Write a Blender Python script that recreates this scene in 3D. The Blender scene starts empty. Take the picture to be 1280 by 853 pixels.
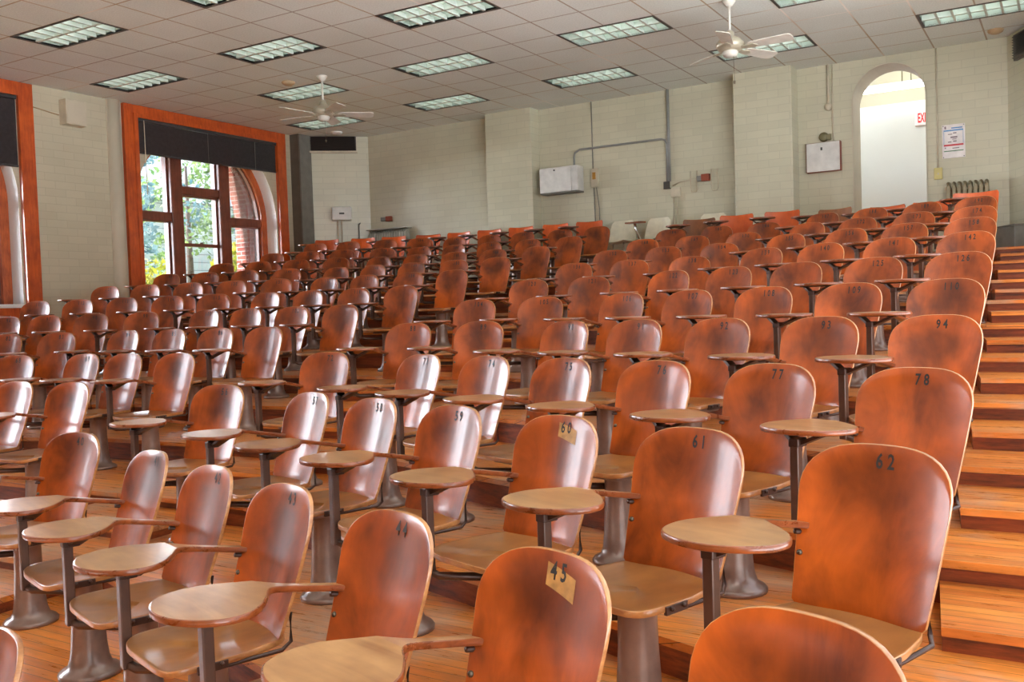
TUBE = 2.0
import bpy, bmesh, math, random
from mathutils import Vector, Matrix
from mathutils.geometry import tessellate_polygon
R_ = math.radians
PI = math.pi
sc = bpy.context.scene
COL = sc.collection
random.seed(7)
ZO = 1.55                      # eye height above the lowest floor
CEIL = ZO + 3.1664
T = 0.6096                     # ceiling grid
XW, YB = -1.8, 7.2             # left wall plane, back wall plane

# ------------------------------------------------------------------ materials
def new_mat(name):
    m = bpy.data.materials.new(name); m.use_nodes = True
    nt = m.node_tree
    b = nt.nodes['Principled BSDF']
    return m, nt, b
def N(nt, typ, **kw):
    n = nt.nodes.new(typ)
    for k, v in kw.items():
        if k == 'ins':
            for i, val in v.items(): n.inputs[i].default_value = val
        else: setattr(n, k, v)
    return n
def rgb(c): return (c[0], c[1], c[2], 1)
def srgb(r, g, b):
    f = lambda c: (c/255/12.92) if c/255 <= .04045 else ((c/255+.055)/1.055)**2.4
    return (f(r), f(g), f(b))
def ramp(nt, pts):
    r = nt.nodes.new('ShaderNodeValToRGB')
    e = r.color_ramp.elements
    while len(e) < len(pts): e.new(.5)
    for el, (p, c) in zip(e, pts): el.position = p; el.color = rgb(c)
    return r
def mixc(nt, a, b, fac, mode='MIX'):
    m = nt.nodes.new('ShaderNodeMix'); m.data_type = 'RGBA'; m.blend_type = mode
    for key, v in ((6, a), (7, b), (0, fac)):
        if hasattr(v, 'links'): nt.links.new(v, m.inputs[key])
        elif key == 0: m.inputs[0].default_value = v
        else: m.inputs[key].default_value = rgb(v)
    return m.outputs[2]
def math_(nt, op, a, b=None, c=None):
    m = nt.nodes.new('ShaderNodeMath'); m.operation = op
    for i, v in enumerate((a, b, c)):
        if v is None: continue
        if hasattr(v, 'links'): nt.links.new(v, m.inputs[i])
        else: m.inputs[i].default_value = v
    return m.outputs[0]
def plain(name, col, rough=.5, metal=0., noise=.12, scale=8., coat=0., spec=.5):
    """a plain painted / metal surface with a little procedural unevenness"""
    m, nt, b = new_mat(name)
    tc = N(nt, 'ShaderNodeTexCoord')
    nz = N(nt, 'ShaderNodeTexNoise', ins={'Scale': scale, 'Detail': 4.})
    nt.links.new(tc.outputs['Object'], nz.inputs['Vector'])
    lo = tuple(c*(1-noise) for c in col); hi = tuple(min(1, c*(1+noise)) for c in col)
    r = ramp(nt, [(.3, lo), (.7, hi)])
    nt.links.new(nz.outputs[0], r.inputs[0]); nt.links.new(r.outputs[0], b.inputs['Base Color'])
    b.inputs['Roughness'].default_value = rough; b.inputs['Metallic'].default_value = metal
    b.inputs['Coat Weight'].default_value = coat; b.inputs['Coat Roughness'].default_value = .12
    b.inputs['Specular IOR Level'].default_value = spec
    return m
def wood(name, dark, light, stretch, rough=.35, coat=.5, smudge=None, rand=.25, coat_rough=.14, spec=.5):
    """varnished ply: stretched grain, blotches, per-chair tone; smudge = (centre z, strength) worn dark patch"""
    m, nt, b = new_mat(name)
    tc = N(nt, 'ShaderNodeTexCoord'); oi = N(nt, 'ShaderNodeObjectInfo')
    off = N(nt, 'ShaderNodeVectorMath', operation='SCALE', ins={0: (9., 13., 5.)})
    nt.links.new(oi.outputs['Random'], off.inputs['Scale'])
    add = N(nt, 'ShaderNodeVectorMath', operation='ADD')
    nt.links.new(tc.outputs['Object'], add.inputs[0]); nt.links.new(off.outputs[0], add.inputs[1])
    mp = N(nt, 'ShaderNodeMapping', ins={'Scale': stretch})
    nt.links.new(add.outputs[0], mp.inputs[0])
    g = N(nt, 'ShaderNodeTexNoise', ins={'Scale': 6., 'Detail': 6., 'Roughness': .62, 'Distortion': .6})
    nt.links.new(mp.outputs[0], g.inputs['Vector'])
    bl = N(nt, 'ShaderNodeTexNoise', ins={'Scale': 5., 'Detail': 3., 'Roughness': .6})
    nt.links.new(add.outputs[0], bl.inputs['Vector'])
    f = math_(nt, 'ADD', math_(nt, 'MULTIPLY', g.outputs[0], .55), math_(nt, 'MULTIPLY', bl.outputs[0], .45))
    r = ramp(nt, [(.36, dark), (.62, light)])
    nt.links.new(f, r.inputs[0])
    col = r.outputs[0]
    tone = math_(nt, 'ADD', math_(nt, 'MULTIPLY', oi.outputs['Random'], rand), 1 - rand*.5)
    comb = N(nt, 'ShaderNodeCombineXYZ')
    for i in range(3): nt.links.new(tone, comb.inputs[i])
    col = mixc(nt, col, comb.outputs[0], 1., 'MULTIPLY')
    if smudge:
        sp = N(nt, 'ShaderNodeSeparateXYZ'); nt.links.new(tc.outputs['Object'], sp.inputs[0])
        dx = math_(nt, 'MULTIPLY', sp.outputs[0], 5.5)
        dz = math_(nt, 'MULTIPLY', math_(nt, 'SUBTRACT', sp.outputs[2], smudge[0]), 6.5)
        d = math_(nt, 'SQRT', math_(nt, 'ADD', math_(nt, 'MULTIPLY', dx, dx), math_(nt, 'MULTIPLY', dz, dz)))
        bl2 = N(nt, 'ShaderNodeTexNoise', ins={'Scale': 6., 'Detail': 2.})
        nt.links.new(add.outputs[0], bl2.inputs['Vector'])
        d = math_(nt, 'ADD', d, math_(nt, 'MULTIPLY', math_(nt, 'SUBTRACT', bl2.outputs[0], .5), 1.6))
        mr = N(nt, 'ShaderNodeMapRange', ins={1: .25, 2: 1.1, 3: smudge[1], 4: 0.})
        nt.links.new(d, mr.inputs[0])
        s2 = math_(nt, 'MULTIPLY', mr.outputs[0], math_(nt, 'ADD', math_(nt, 'MULTIPLY', oi.outputs['Random'], .7), .5))
        col = mixc(nt, col, tuple(c*.22 for c in dark), s2)
    nt.links.new(col, b.inputs['Base Color'])
    rr = math_(nt, 'ADD', math_(nt, 'MULTIPLY', g.outputs[0], .07), rough-.035)
    nt.links.new(rr, b.inputs['Roughness'])
    b.inputs['Coat Weight'].default_value = coat; b.inputs['Coat Roughness'].default_value = coat_rough
    b.inputs['Specular IOR Level'].default_value = spec
    return m
def brick_paint(name, c1, c2, horiz, bump=.16, rough=.3):
    """painted block wall: courses drawn from world position, faint joints; horiz = which axis runs along the wall"""
    m, nt, b = new_mat(name)
    g = N(nt, 'ShaderNodeNewGeometry'); sp = N(nt, 'ShaderNodeSeparateXYZ'); cb = N(nt, 'ShaderNodeCombineXYZ')
    nt.links.new(g.outputs['Position'], sp.inputs[0])
    nt.links.new(sp.outputs[horiz], cb.inputs[0]); nt.links.new(sp.outputs[2], cb.inputs[1])
    br = N(nt, 'ShaderNodeTexBrick', ins={'Scale': 1., 'Mortar Size': .006, 'Mortar Smooth': .6, 'Brick Width': .3, 'Row Height': .105, 'Bias': -.2})
    br.inputs['Color1'].default_value = rgb(c1); br.inputs['Color2'].default_value = rgb(c2)
    br.inputs['Mortar'].default_value = rgb(tuple(c*.86 for c in c1))
    nt.links.new(cb.outputs[0], br.inputs['Vector'])
    nz = N(nt, 'ShaderNodeTexNoise', ins={'Scale': 1.3, 'Detail': 5.})
    nt.links.new(g.outputs['Position'], nz.inputs['Vector'])
    r = ramp(nt, [(.3, (.9, .9, .88)), (.7, (1.03, 1.02, 1.0))])
    nt.links.new(nz.outputs[0], r.inputs[0])
    nt.links.new(mixc(nt, br.outputs[0], r.outputs[0], 1., 'MULTIPLY'), b.inputs['Base Color'])
    n2 = N(nt, 'ShaderNodeTexNoise', ins={'Scale': 40., 'Detail': 2.})
    nt.links.new(g.outputs['Position'], n2.inputs['Vector'])
    h = math_(nt, 'SUBTRACT', math_(nt, 'MULTIPLY', n2.outputs[0], .25), br.outputs['Fac'])
    bp = N(nt, 'ShaderNodeBump', ins={'Strength': bump, 'Distance': .004})
    nt.links.new(h, bp.inputs['Height']); nt.links.new(bp.outputs[0], b.inputs['Normal'])
    b.inputs['Roughness'].default_value = rough
    b.inputs['Coat Weight'].default_value = .5; b.inputs['Coat Roughness'].default_value = .25
    return m

M = {}
M['ply'] = wood('varnished plywood back', srgb(106, 43, 8), srgb(184, 83, 17), (1.2, 1.2, .45), rough=.34, coat=.4, smudge=(.735, .6), spec=.35)
M['ply_flat'] = wood('bright orange plywood', srgb(186, 72, 16), srgb(222, 94, 24), (1.2, 1.2, .5), rough=.35, coat=.4)
M['ply_dark'] = wood('worn brown plywood', srgb(100, 56, 26), srgb(150, 88, 44), (1.2, 1.2, .5), rough=.4, coat=.3)
M['edge'] = wood('bare plywood edge', srgb(140, 84, 42), srgb(192, 132, 74), (3, 3, 8), rough=.3, coat=.6, rand=.1)
M['seat'] = wood('worn tan seat plywood', srgb(112, 66, 28), srgb(160, 104, 48), (1., .3, 1.), rough=.33, coat=.45)
M['tablet'] = wood('tan tablet plywood', srgb(136, 88, 48), srgb(182, 134, 84), (.5, 2.5, 1.), rough=.3, coat=.55, rand=.18, coat_rough=.17)
M['tablet_edge'] = wood('dark tablet edge', srgb(92, 44, 20), srgb(150, 78, 36), (3, 3, 6), rough=.28, coat=.5)
M['iron'] = plain('brown painted cast iron', srgb(128, 102, 88), .32, .25, .2, 14., .35)
M['iron_dark'] = plain('dark bracket iron', srgb(66, 42, 30), .4, .3, .25, 18.)
M['post'] = plain('brown post iron', srgb(84, 58, 44), .36, .3, .2, 14., .2)
M['dial'] = plain('amber dial', srgb(176, 128, 52), .4)
M['bolt'] = plain('dull bolt metal', srgb(104, 92, 76), .35, .8)
M['ink'] = plain('black stencil paint', (.012, .01, .009), .6, 0., .5, 60.)
M['patch'] = plain('pale yellow paint patch', srgb(170, 122, 56), .5, 0., .3, 40.)
M['white_plastic'] = plain('cream white plastic', srgb(222, 214, 190), .4)
M['chrome'] = plain('chrome', (.75, .76, .8), .12, 1., .03)
M['white_paint'] = plain('white painted metal', srgb(214, 212, 208), .4)
M['cream'] = plain('cream painted metal', srgb(196, 186, 164), .45)
M['grey_pipe'] = plain('grey conduit', srgb(140, 141, 138), .4, .2)
M['grey_paint'] = plain('grey paint', srgb(120, 118, 112), .5)
M['dark_grey'] = plain('dark grey paint', srgb(66, 62, 58), .5)
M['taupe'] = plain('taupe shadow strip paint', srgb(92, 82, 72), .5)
M['dark_brown'] = plain('dark brown louvre', srgb(44, 32, 26), .5)
M['red_brown'] = plain('red brown box', srgb(134, 60, 36), .5)
M['yellow_ivory'] = plain('ivory plate', srgb(196, 182, 120), .45)
M['olive'] = plain('olive bell', srgb(120, 112, 80), .45)
M['trim'] = wood('orange stained trim', srgb(160, 62, 22), srgb(206, 92, 34), (6, 6, .6), rough=.35, coat=.35, rand=.05)
M['sash'] = wood('red brown sash', srgb(92, 44, 30), srgb(128, 66, 44), (6, 6, .6), rough=.4, coat=.3, rand=.05)
M['arch_wood'] = wood('orange arch moulding', srgb(150, 66, 28), srgb(200, 100, 46), (6, 6, 1.), rough=.35, coat=.3, rand=.05)
M['blind'] = plain('black slat', srgb(58, 56, 58), .28, .0, .2, 20., .2)
M['plaster'] = plain('cream plaster', srgb(196, 186, 166), .6, 0., .05, 3.)
M['reveal'] = plain('white plaster reveal', srgb(236, 236, 234), .5, 0., .03, 3.)
M['wall'] = brick_paint('painted block wall, back', srgb(200, 196, 174), srgb(193, 189, 167), 0)
M['wall_y'] = brick_paint('painted block wall, side', srgb(198, 190, 168), srgb(192, 184, 162), 1)
M['corridor'] = plain('pale corridor wall', srgb(236, 236, 226), .6, 0., .02, 2.)
M['corridor_band'] = plain('beige corridor wall', srgb(206, 198, 168), .6, 0., .02, 2.)
M['ext_brick'] = None
M['fan'] = plain('white fan enamel', srgb(206, 202, 192), .35)
M['fan_body'] = plain('cream fan motor', srgb(178, 170, 150), .3, .2)
M['tan'] = plain('tan plastic', srgb(176, 150, 116), .5)
M['paper'] = plain('white paper', srgb(232, 226, 226), .6)
M['blue'] = plain('blue print', srgb(90, 150, 206), .6)
M['red'] = plain('red print', srgb(206, 66, 74), .6)
M['green'] = plain('green print', srgb(74, 128, 92), .6)
M['grey_ink'] = plain('grey print', srgb(140, 126, 134), .6)
M['siding'] = None

def emit_mat(name, col, s):
    m = bpy.data.materials.new(name); m.use_nodes = True; nt = m.node_tree
    b = nt.nodes['Principled BSDF']; b.inputs['Base Color'].default_value = rgb(col)
    b.inputs['Emission Color'].default_value = rgb(col); b.inputs['Emission Strength'].default_value = s
    return m
M['tube_on'] = emit_mat('lit corridor tube', (1., .97, 1.), 2.5)
M['tube_dim'] = emit_mat('fluorescent tube', (.9, 1., .88), TUBE)
M['exit_face'] = emit_mat('exit sign face', srgb(240, 226, 220), .15)
M['exit_red'] = emit_mat('exit sign letters', srgb(210, 24, 18), .25)
M['reflector'] = plain('silvery green reflector', srgb(172, 184, 177), .3, .1, .06)
M['louver'] = plain('louver metal', srgb(206, 214, 208), .35, .1, .06)
M['troffer_trim'] = plain('dark troffer edge', srgb(70, 62, 58), .5)

def floor_mat():
    m, nt, b = new_mat('worn orange floor boards')
    g = N(nt, 'ShaderNodeNewGeometry'); sp = N(nt, 'ShaderNodeSeparateXYZ'); cb = N(nt, 'ShaderNodeCombineXYZ')
    nt.links.new(g.outputs['Position'], sp.inputs[0])
    nt.links.new(sp.outputs[0], cb.inputs[0]); nt.links.new(math_(nt, 'ADD', sp.outputs[1], sp.outputs[2]), cb.inputs[1])
    br = N(nt, 'ShaderNodeTexBrick', ins={'Scale': 1., 'Mortar Size': .0016, 'Mortar Smooth': .3, 'Brick Width': 1.9, 'Row Height': .058, 'Bias': 0.})
    br.inputs['Color1'].default_value = rgb(srgb(238, 150, 64)); br.inputs['Color2'].default_value = rgb(srgb(210, 118, 46))
    br.inputs['Mortar'].default_value = rgb(srgb(84, 40, 20))
    nt.links.new(cb.outputs[0], br.inputs['Vector'])
    mp = N(nt, 'ShaderNodeMapping', ins={'Scale': (1.2, 9., 9.)}); nt.links.new(g.outputs['Position'], mp.inputs[0])
    n1 = N(nt, 'ShaderNodeTexNoise', ins={'Scale': 3., 'Detail': 6., 'Roughness': .7}); nt.links.new(mp.outputs[0], n1.inputs['Vector'])
    r1 = ramp(nt, [(.3, (.62, .6, .58)), (.72, (1.15, 1.1, 1.05))]); nt.links.new(n1.outputs[0], r1.inputs[0])
    col = mixc(nt, br.outputs[0], r1.outputs[0], 1., 'MULTIPLY')
    n2 = N(nt, 'ShaderNodeTexNoise', ins={'Scale': 1.1, 'Detail': 5., 'Roughness': .7}); nt.links.new(g.outputs['Position'], n2.inputs['Vector'])
    wr = N(nt, 'ShaderNodeMapRange', ins={1: .5, 2: .68, 3: 0., 4: .75}); nt.links.new(n2.outputs[0], wr.inputs[0])
    wc = mixc(nt, srgb(190, 170, 148), r1.outputs[0], 1., 'MULTIPLY')
    col = mixc(nt, col, wc, wr.outputs[0])
    nt.links.new(col, b.inputs['Base Color'])
    rr = math_(nt, 'ADD', math_(nt, 'MULTIPLY', n1.outputs[0], .3), .16)
    nt.links.new(rr, b.inputs['Roughness'])
    b.inputs['Coat Weight'].default_value = .25; b.inputs['Coat Roughness'].default_value = .2
    bp = N(nt, 'ShaderNodeBump', ins={'Strength': .2, 'Distance': .002}); nt.links.new(math_(nt, 'SUBTRACT', n1.outputs[0], br.outputs['Fac']), bp.inputs['Height'])
    nt.links.new(bp.outputs[0], b.inputs['Normal'])
    return m
M['floor'] = floor_mat()
M['front'] = plain('brown panelled front wall', srgb(132, 96, 70), .6)
def riser_mat():
    m, nt, b = new_mat('scuffed brown riser boards')
    g = N(nt, 'ShaderNodeNewGeometry')
    mp = N(nt, 'ShaderNodeMapping', ins={'Scale': (1.5, 6., 14.)}); nt.links.new(g.outputs['Position'], mp.inputs[0])
    n1 = N(nt, 'ShaderNodeTexNoise', ins={'Scale': 2., 'Detail': 6., 'Roughness': .7}); nt.links.new(mp.outputs[0], n1.inputs['Vector'])
    r1 = ramp(nt, [(.34, srgb(78, 38, 22)), (.6, srgb(150, 72, 34)), (.8, srgb(172, 104, 62))]); nt.links.new(n1.outputs[0], r1.inputs[0])
    nt.links.new(r1.outputs[0], b.inputs['Base Color']); b.inputs['Roughness'].default_value = .4
    return m
M['riser'] = riser_mat()
def ceil_mat():
    m, nt, b = new_mat('lay-in ceiling tiles')
    g = N(nt, 'ShaderNodeNewGeometry'); sp = N(nt, 'ShaderNodeSeparateXYZ'); nt.links.new(g.outputs['Position'], sp.inputs[0])
    def line(o):
        fr = math_(nt, 'FRACT', math_(nt, 'ADD', math_(nt, 'DIVIDE', o, T), 40.))
        dd = math_(nt, 'MINIMUM', fr, math_(nt, 'SUBTRACT', 1., fr))
        return math_(nt, 'LESS_THAN', dd, .016)
    ln = math_(nt, 'MAXIMUM', line(sp.outputs[0]), line(sp.outputs[1]))
    n1 = N(nt, 'ShaderNodeTexNoise', ins={'Scale': 60., 'Detail': 3.}); nt.links.new(g.outputs['Position'], n1.inputs['Vector'])
    r1 = ramp(nt, [(.35, srgb(216, 222, 219)), (.65, srgb(230, 236, 233))]); nt.links.new(n1.outputs[0], r1.inputs[0])
    n2 = N(nt, 'ShaderNodeTexNoise', ins={'Scale': .7, 'Detail': 4.}); nt.links.new(g.outputs['Position'], n2.inputs['Vector'])
    r2 = ramp(nt, [(.35, (.93, .92, .9)), (.65, (1.02, 1.02, 1.02))]); nt.links.new(n2.outputs[0], r2.inputs[0])
    c = mixc(nt, r1.outputs[0], r2.outputs[0], 1., 'MULTIPLY')
    n3 = N(nt, 'ShaderNodeTexNoise', ins={'Scale': .45, 'Detail': 2.}); nt.links.new(g.outputs['Position'], n3.inputs['Vector'])
    r3 = ramp(nt, [(.4, srgb(168, 160, 152)), (.56, srgb(182, 164, 138)), (.66, srgb(246, 242, 236))]); nt.links.new(n3.outputs[0], r3.inputs[0])
    nt.links.new(mixc(nt, c, r3.outputs[0], ln), b.inputs['Base Color'])
    b.inputs['Roughness'].default_value = .8
    bp = N(nt, 'ShaderNodeBump', ins={'Strength': .25, 'Distance': .003}); nt.links.new(n1.outputs[0], bp.inputs['Height']); nt.links.new(bp.outputs[0], b.inputs['Normal'])
    return m
M['ceiling'] = ceil_mat()
def ext_brick():
    m, nt, b = new_mat('red brick')
    tc = N(nt, 'ShaderNodeNewGeometry'); sp = N(nt, 'ShaderNodeSeparateXYZ'); cb = N(nt, 'ShaderNodeCombineXYZ')
    nt.links.new(tc.outputs['Position'], sp.inputs[0])
    nt.links.new(math_(nt, 'ADD', sp.outputs[0], sp.outputs[1]), cb.inputs[0]); nt.links.new(sp.outputs[2], cb.inputs[1])
    br = N(nt, 'ShaderNodeTexBrick', ins={'Scale': 1., 'Mortar Size': .009, 'Brick Width': .22, 'Row Height': .075})
    br.inputs['Color1'].default_value = rgb(srgb(176, 92, 70)); br.inputs['Color2'].default_value = rgb(srgb(150, 70, 54)); br.inputs['Mortar'].default_value = rgb(srgb(190, 176, 164))
    nt.links.new(cb.outputs[0], br.inputs['Vector']); nt.links.new(br.outputs[0], b.inputs['Base Color']); b.inputs['Roughness'].default_value = .8
    return m
M['ext_brick'] = ext_brick()
def siding():
    m, nt, b = new_mat('white clapboard')
    g = N(nt, 'ShaderNodeNewGeometry'); sp = N(nt, 'ShaderNodeSeparateXYZ'); nt.links.new(g.outputs['Position'], sp.inputs[0])
    fr = math_(nt, 'FRACT', math_(nt, 'DIVIDE', sp.outputs[2], .3))
    r = ramp(nt, [(.0, srgb(96, 106, 114)), (.16, srgb(170, 178, 182)), (1., srgb(180, 186, 190))]); nt.links.new(fr, r.inputs[0])
    nt.links.new(r.outputs[0], b.inputs['Base Color']); b.inputs['Roughness'].default_value = .6
    return m
M['siding'] = siding()
def leaf_mat(name, a, c):
    m, nt, b = new_mat(name)
    g = N(nt, 'ShaderNodeNewGeometry')
    nz = N(nt, 'ShaderNodeTexNoise', ins={'Scale': 2.2, 'Detail': 3.}); nt.links.new(g.outputs['Position'], nz.inputs['Vector'])
    r = ramp(nt, [(.38, a), (.62, c)]); nt.links.new(nz.outputs[0], r.inputs[0]); nt.links.new(r.outputs[0], b.inputs['Base Color'])
    b.inputs['Roughness'].default_value = .6
    tr = N(nt, 'ShaderNodeBsdfTranslucent'); nt.links.new(r.outputs[0], tr.inputs[0])
    mx = N(nt, 'ShaderNodeMixShader', ins={0: .45}); nt.links.new(b.outputs[0], mx.inputs[1]); nt.links.new(tr.outputs[0], mx.inputs[2])
    nt.links.new(mx.outputs[0], nt.nodes['Material Output'].inputs['Surface'])
    return m
M['leaf_y'] = leaf_mat('yellow green leaves', srgb(122, 128, 34), srgb(186, 172, 60))
M['leaf_g'] = leaf_mat('green leaves', srgb(64, 92, 48), srgb(124, 144, 78))
M['leaf_b'] = leaf_mat('blue green needles', srgb(56, 86, 92), srgb(108, 132, 132))
M['bark'] = plain('bark', srgb(84, 70, 60), .9, 0., .3, 12.)
M['lawn'] = plain('lawn', srgb(110, 128, 70), .9, 0., .25, 3.)
def glass():
    m = bpy.data.materials.new('window glass'); m.use_nodes = True; nt = m.node_tree
    for n in list(nt.nodes):
        if n.type == 'BSDF_PRINCIPLED': nt.nodes.remove(n)
    tr = N(nt, 'ShaderNodeBsdfTransparent'); tr.inputs[0].default_value = (.97, .985, 1, 1)
    gl = N(nt, 'ShaderNodeBsdfGlossy', ins={'Roughness': .02})
    nz = N(nt, 'ShaderNodeTexNoise', ins={'Scale': 3.})
    fr = N(nt, 'ShaderNodeFresnel', ins={'IOR': 1.45})
    mx = N(nt, 'ShaderNodeMixShader')
    nt.links.new(math_(nt, 'MULTIPLY', fr.outputs[0], math_(nt, 'ADD', math_(nt, 'MULTIPLY', nz.outputs[0], .1), .9)), mx.inputs[0])
    nt.links.new(tr.outputs[0], mx.inputs[1]); nt.links.new(gl.outputs[0], mx.inputs[2])
    nt.links.new(mx.outputs[0], nt.nodes['Material Output'].inputs['Surface'])
    return m
M['glass'] = glass()

# ------------------------------------------------------------------ mesh helpers
class MB:
    """collects verts / faces (with a material slot each) for ONE mesh object"""
    def __init__(s): s.v = []; s.f = []; s.m = []; s.sm = []
    def add(s, vs, fs, mi=0, smooth=False):
        o = len(s.v); s.v += [tuple(v) for v in vs]
        for f in fs: s.f.append(tuple(i+o for i in f)); s.m.append(mi); s.sm.append(smooth)
        return s
    def box(s, c, d, mi=0, rz=0., bev=0.):
        x, y, z = d[0]/2, d[1]/2, d[2]/2
        if bev > 0:
            bm = bmesh.new(); bmesh.ops.create_cube(bm, size=1.)
            for v in bm.verts: v.co = Vector((v.co.x*d[0], v.co.y*d[1], v.co.z*d[2]))
            bmesh.ops.bevel(bm, geom=bm.edges[:], offset=bev, segments=2, affect='EDGES', profile=.5)
            bm.verts.ensure_lookup_table(); bm.verts.index_update()
            vs = [v.co.copy() for v in bm.verts]; fs = [[v.index for v in f.verts] for f in bm.faces]; bm.free()
        else:
            vs = [Vector(p) for p in ((-x,-y,-z),(x,-y,-z),(x,y,-z),(-x,y,-z),(-x,-y,z),(x,-y,z),(x,y,z),(-x,y,z))]
            fs = [(0,3,2,1),(4,5,6,7),(0,1,5,4),(1,2,6,5),(2,3,7,6),(3,0,4,7)]
        mt = Matrix.Translation(c) @ Matrix.Rotation(rz, 4, 'Z')
        return s.add([mt @ v for v in vs], fs, mi)
    def b2(s, lo, hi, mi=0, bev=0.):
        return s.box([(a+b)/2 for a, b in zip(lo, hi)], [b-a for a, b in zip(lo, hi)], mi, 0., bev)
    def lathe(s, prof, c=(0,0,0), n=20, mi=0, axis='Z', smooth=True, cap=True):
        vs = []; fs = []
        for (r, z) in prof:
            for i in range(n):
                a = 2*PI*i/n; p = (r*math.cos(a), r*math.sin(a), z)
                if axis == 'Y': p = (p[0], p[2], p[1])
                if axis == 'X': p = (p[2], p[0], p[1])
                vs.append((p[0]+c[0], p[1]+c[1], p[2]+c[2]))
        for k in range(len(prof)-1):
            for i in range(n):
                a, b = k*n+i, k*n+(i+1) % n
                fs.append((a, b, b+n, a+n))
        if cap:
            fs.append(tuple(range(n))[::-1]); fs.append(tuple(range((len(prof)-1)*n, len(prof)*n)))
        return s.add(vs, fs, mi, smooth)
    def tube(s, pts, r, n=8, mi=0, smooth=True):
        pts = [Vector(p) for p in pts]; vs = []; fs = []
        for k, p in enumerate(pts):
            t = (pts[min(k+1, len(pts)-1)] - pts[max(k-1, 0)]).normalized()
            up = Vector((0,0,1)) if abs(t.z) < .9 else Vector((0,1,0))
            a = t.cross(up).normalized(); b = a.cross(t)
            rr = r[k] if isinstance(r, (list, tuple)) else r
            for i in range(n):
                an = 2*PI*i/n; vs.append(p + a*math.cos(an)*rr + b*math.sin(an)*rr)
        for k in range(len(pts)-1):
            for i in range(n):
                q, w = k*n+i, k*n+(i+1) % n; fs.append((q, w, w+n, q+n))
        fs.append(tuple(range(n))[::-1]); fs.append(tuple(range((len(pts)-1)*n, len(pts)*n)))
        return s.add(vs, fs, mi, smooth)
    def plate(s, outer, holes, to3, d0, d1, mi=0, mi_hole=None):
        """flat polygon (2-D, with holes) extruded from d0 to d1; to3(u, v, d) gives the point"""
        loops = [list(outer)] + [list(h) for h in holes]
        tris = tessellate_polygon([[Vector((p[0], p[1], 0)) for p in l] for l in loops])
        flat = [p for l in loops for p in l]; n = len(flat)
        vs = [to3(p[0], p[1], d0) for p in flat] + [to3(p[0], p[1], d1) for p in flat]
        fs = [tuple(t) for t in tris] + [tuple(i+n for i in t[::-1]) for t in tris]
        s.add(vs, fs, mi)
        o = 0
        for li, l in enumerate(loops):
            k = len(l); q = [(o+i, o+(i+1) % k, n+o+(i+1) % k, n+o+i) for i in range(k)]
            s.add(vs, q, mi if (li == 0 or mi_hole is None) else mi_hole); o += k
        return s
    def mesh(s, name, mats):
        me = bpy.data.meshes.new(name); me.from_pydata(s.v, [], s.f)
        for m in mats: me.materials.append(m)
        for p, mi, sm in zip(me.polygons, s.m, s.sm): p.material_index = mi; p.use_smooth = sm
        bm = bmesh.new(); bm.from_mesh(me); bmesh.ops.remove_doubles(bm, verts=bm.verts[:], dist=1e-6)
        bmesh.ops.recalc_face_normals(bm, faces=bm.faces[:]); bm.to_mesh(me); bm.free()
        return me
    def obj(s, name, mats, parent=None, loc=(0,0,0), rz=0.):
        if not isinstance(mats, (list, tuple)): mats = [mats]
        return link(name, s.mesh(name, mats), parent, loc, rz)
def link(name, data, parent=None, loc=(0,0,0), rz=0.):
    o = bpy.data.objects.new(name, data); COL.objects.link(o); o.location = loc; o.rotation_euler = (0, 0, rz)
    if parent: o.parent = parent
    return o
def tag(o, label, cat, group=None, kind=None):
    o['label'] = label; o['category'] = cat
    if group: o['group'] = group
    if kind: o['kind'] = kind
    return o
def thing(name, label, cat, loc=(0,0,0), rz=0., group=None):
    return tag(link(name, None, None, loc, rz), label, cat, group)
def struct(o): o['kind'] = 'structure'; return o
def smoothed(me, ang=40):
    for p in me.polygons: p.use_smooth = True
    try: me.set_sharp_from_angle(angle=R_(ang))
    except Exception: pass
def catmull(pts, n=6):
    out = []; k = len(pts)
    for i in range(k):
        p0, p1, p2, p3 = (Vector(pts[(i+j-1) % k]) for j in range(4))
        for q in range(n):
            t = q/n
            out.append(.5*((2*p1) + (p2-p0)*t + (2*p0-5*p1+4*p2-p3)*t*t + (3*p1-p0-3*p2+p3)*t**3))
    return out
def text_mesh(txt, size):
    cu = bpy.data.curves.new('txt', 'FONT'); cu.body = txt; cu.size = size; cu.align_x = 'CENTER'; cu.align_y = 'CENTER'; cu.resolution_u = 2; cu.offset = size*.022
    o = bpy.data.objects.new('txt', cu); COL.objects.link(o)
    dg = bpy.context.evaluated_depsgraph_get()
    me = bpy.data.meshes.new_from_object(o.evaluated_get(dg))
    bpy.data.objects.remove(o); bpy.data.curves.remove(cu)
    return me
def ordinal(n): return ['zeroth','first','second','third','fourth','fifth','sixth','seventh','eighth','ninth','tenth'][n]
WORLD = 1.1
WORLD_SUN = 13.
EXPO = 1.15
# ------------------------------------------------------------------ world, camera, light
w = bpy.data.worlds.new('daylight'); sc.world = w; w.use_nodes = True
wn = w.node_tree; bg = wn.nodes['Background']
wtc = N(wn, 'ShaderNodeTexCoord'); wsp = N(wn, 'ShaderNodeSeparateXYZ'); wn.links.new(wtc.outputs['Generated'], wsp.inputs[0])
wr = ramp(wn, [(.0, (4.4, 4.6, 4.7)), (.44, (3.8, 3.95, 4.05)), (.53, (.92, .94, .97)), (1., (.62, .75, 1.))])  # below the horizon: extra brightness added to light the ceiling
wn.links.new(math_(wn, 'ADD', math_(wn, 'MULTIPLY', wsp.outputs[2], .5), .5), wr.inputs[0])
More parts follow.
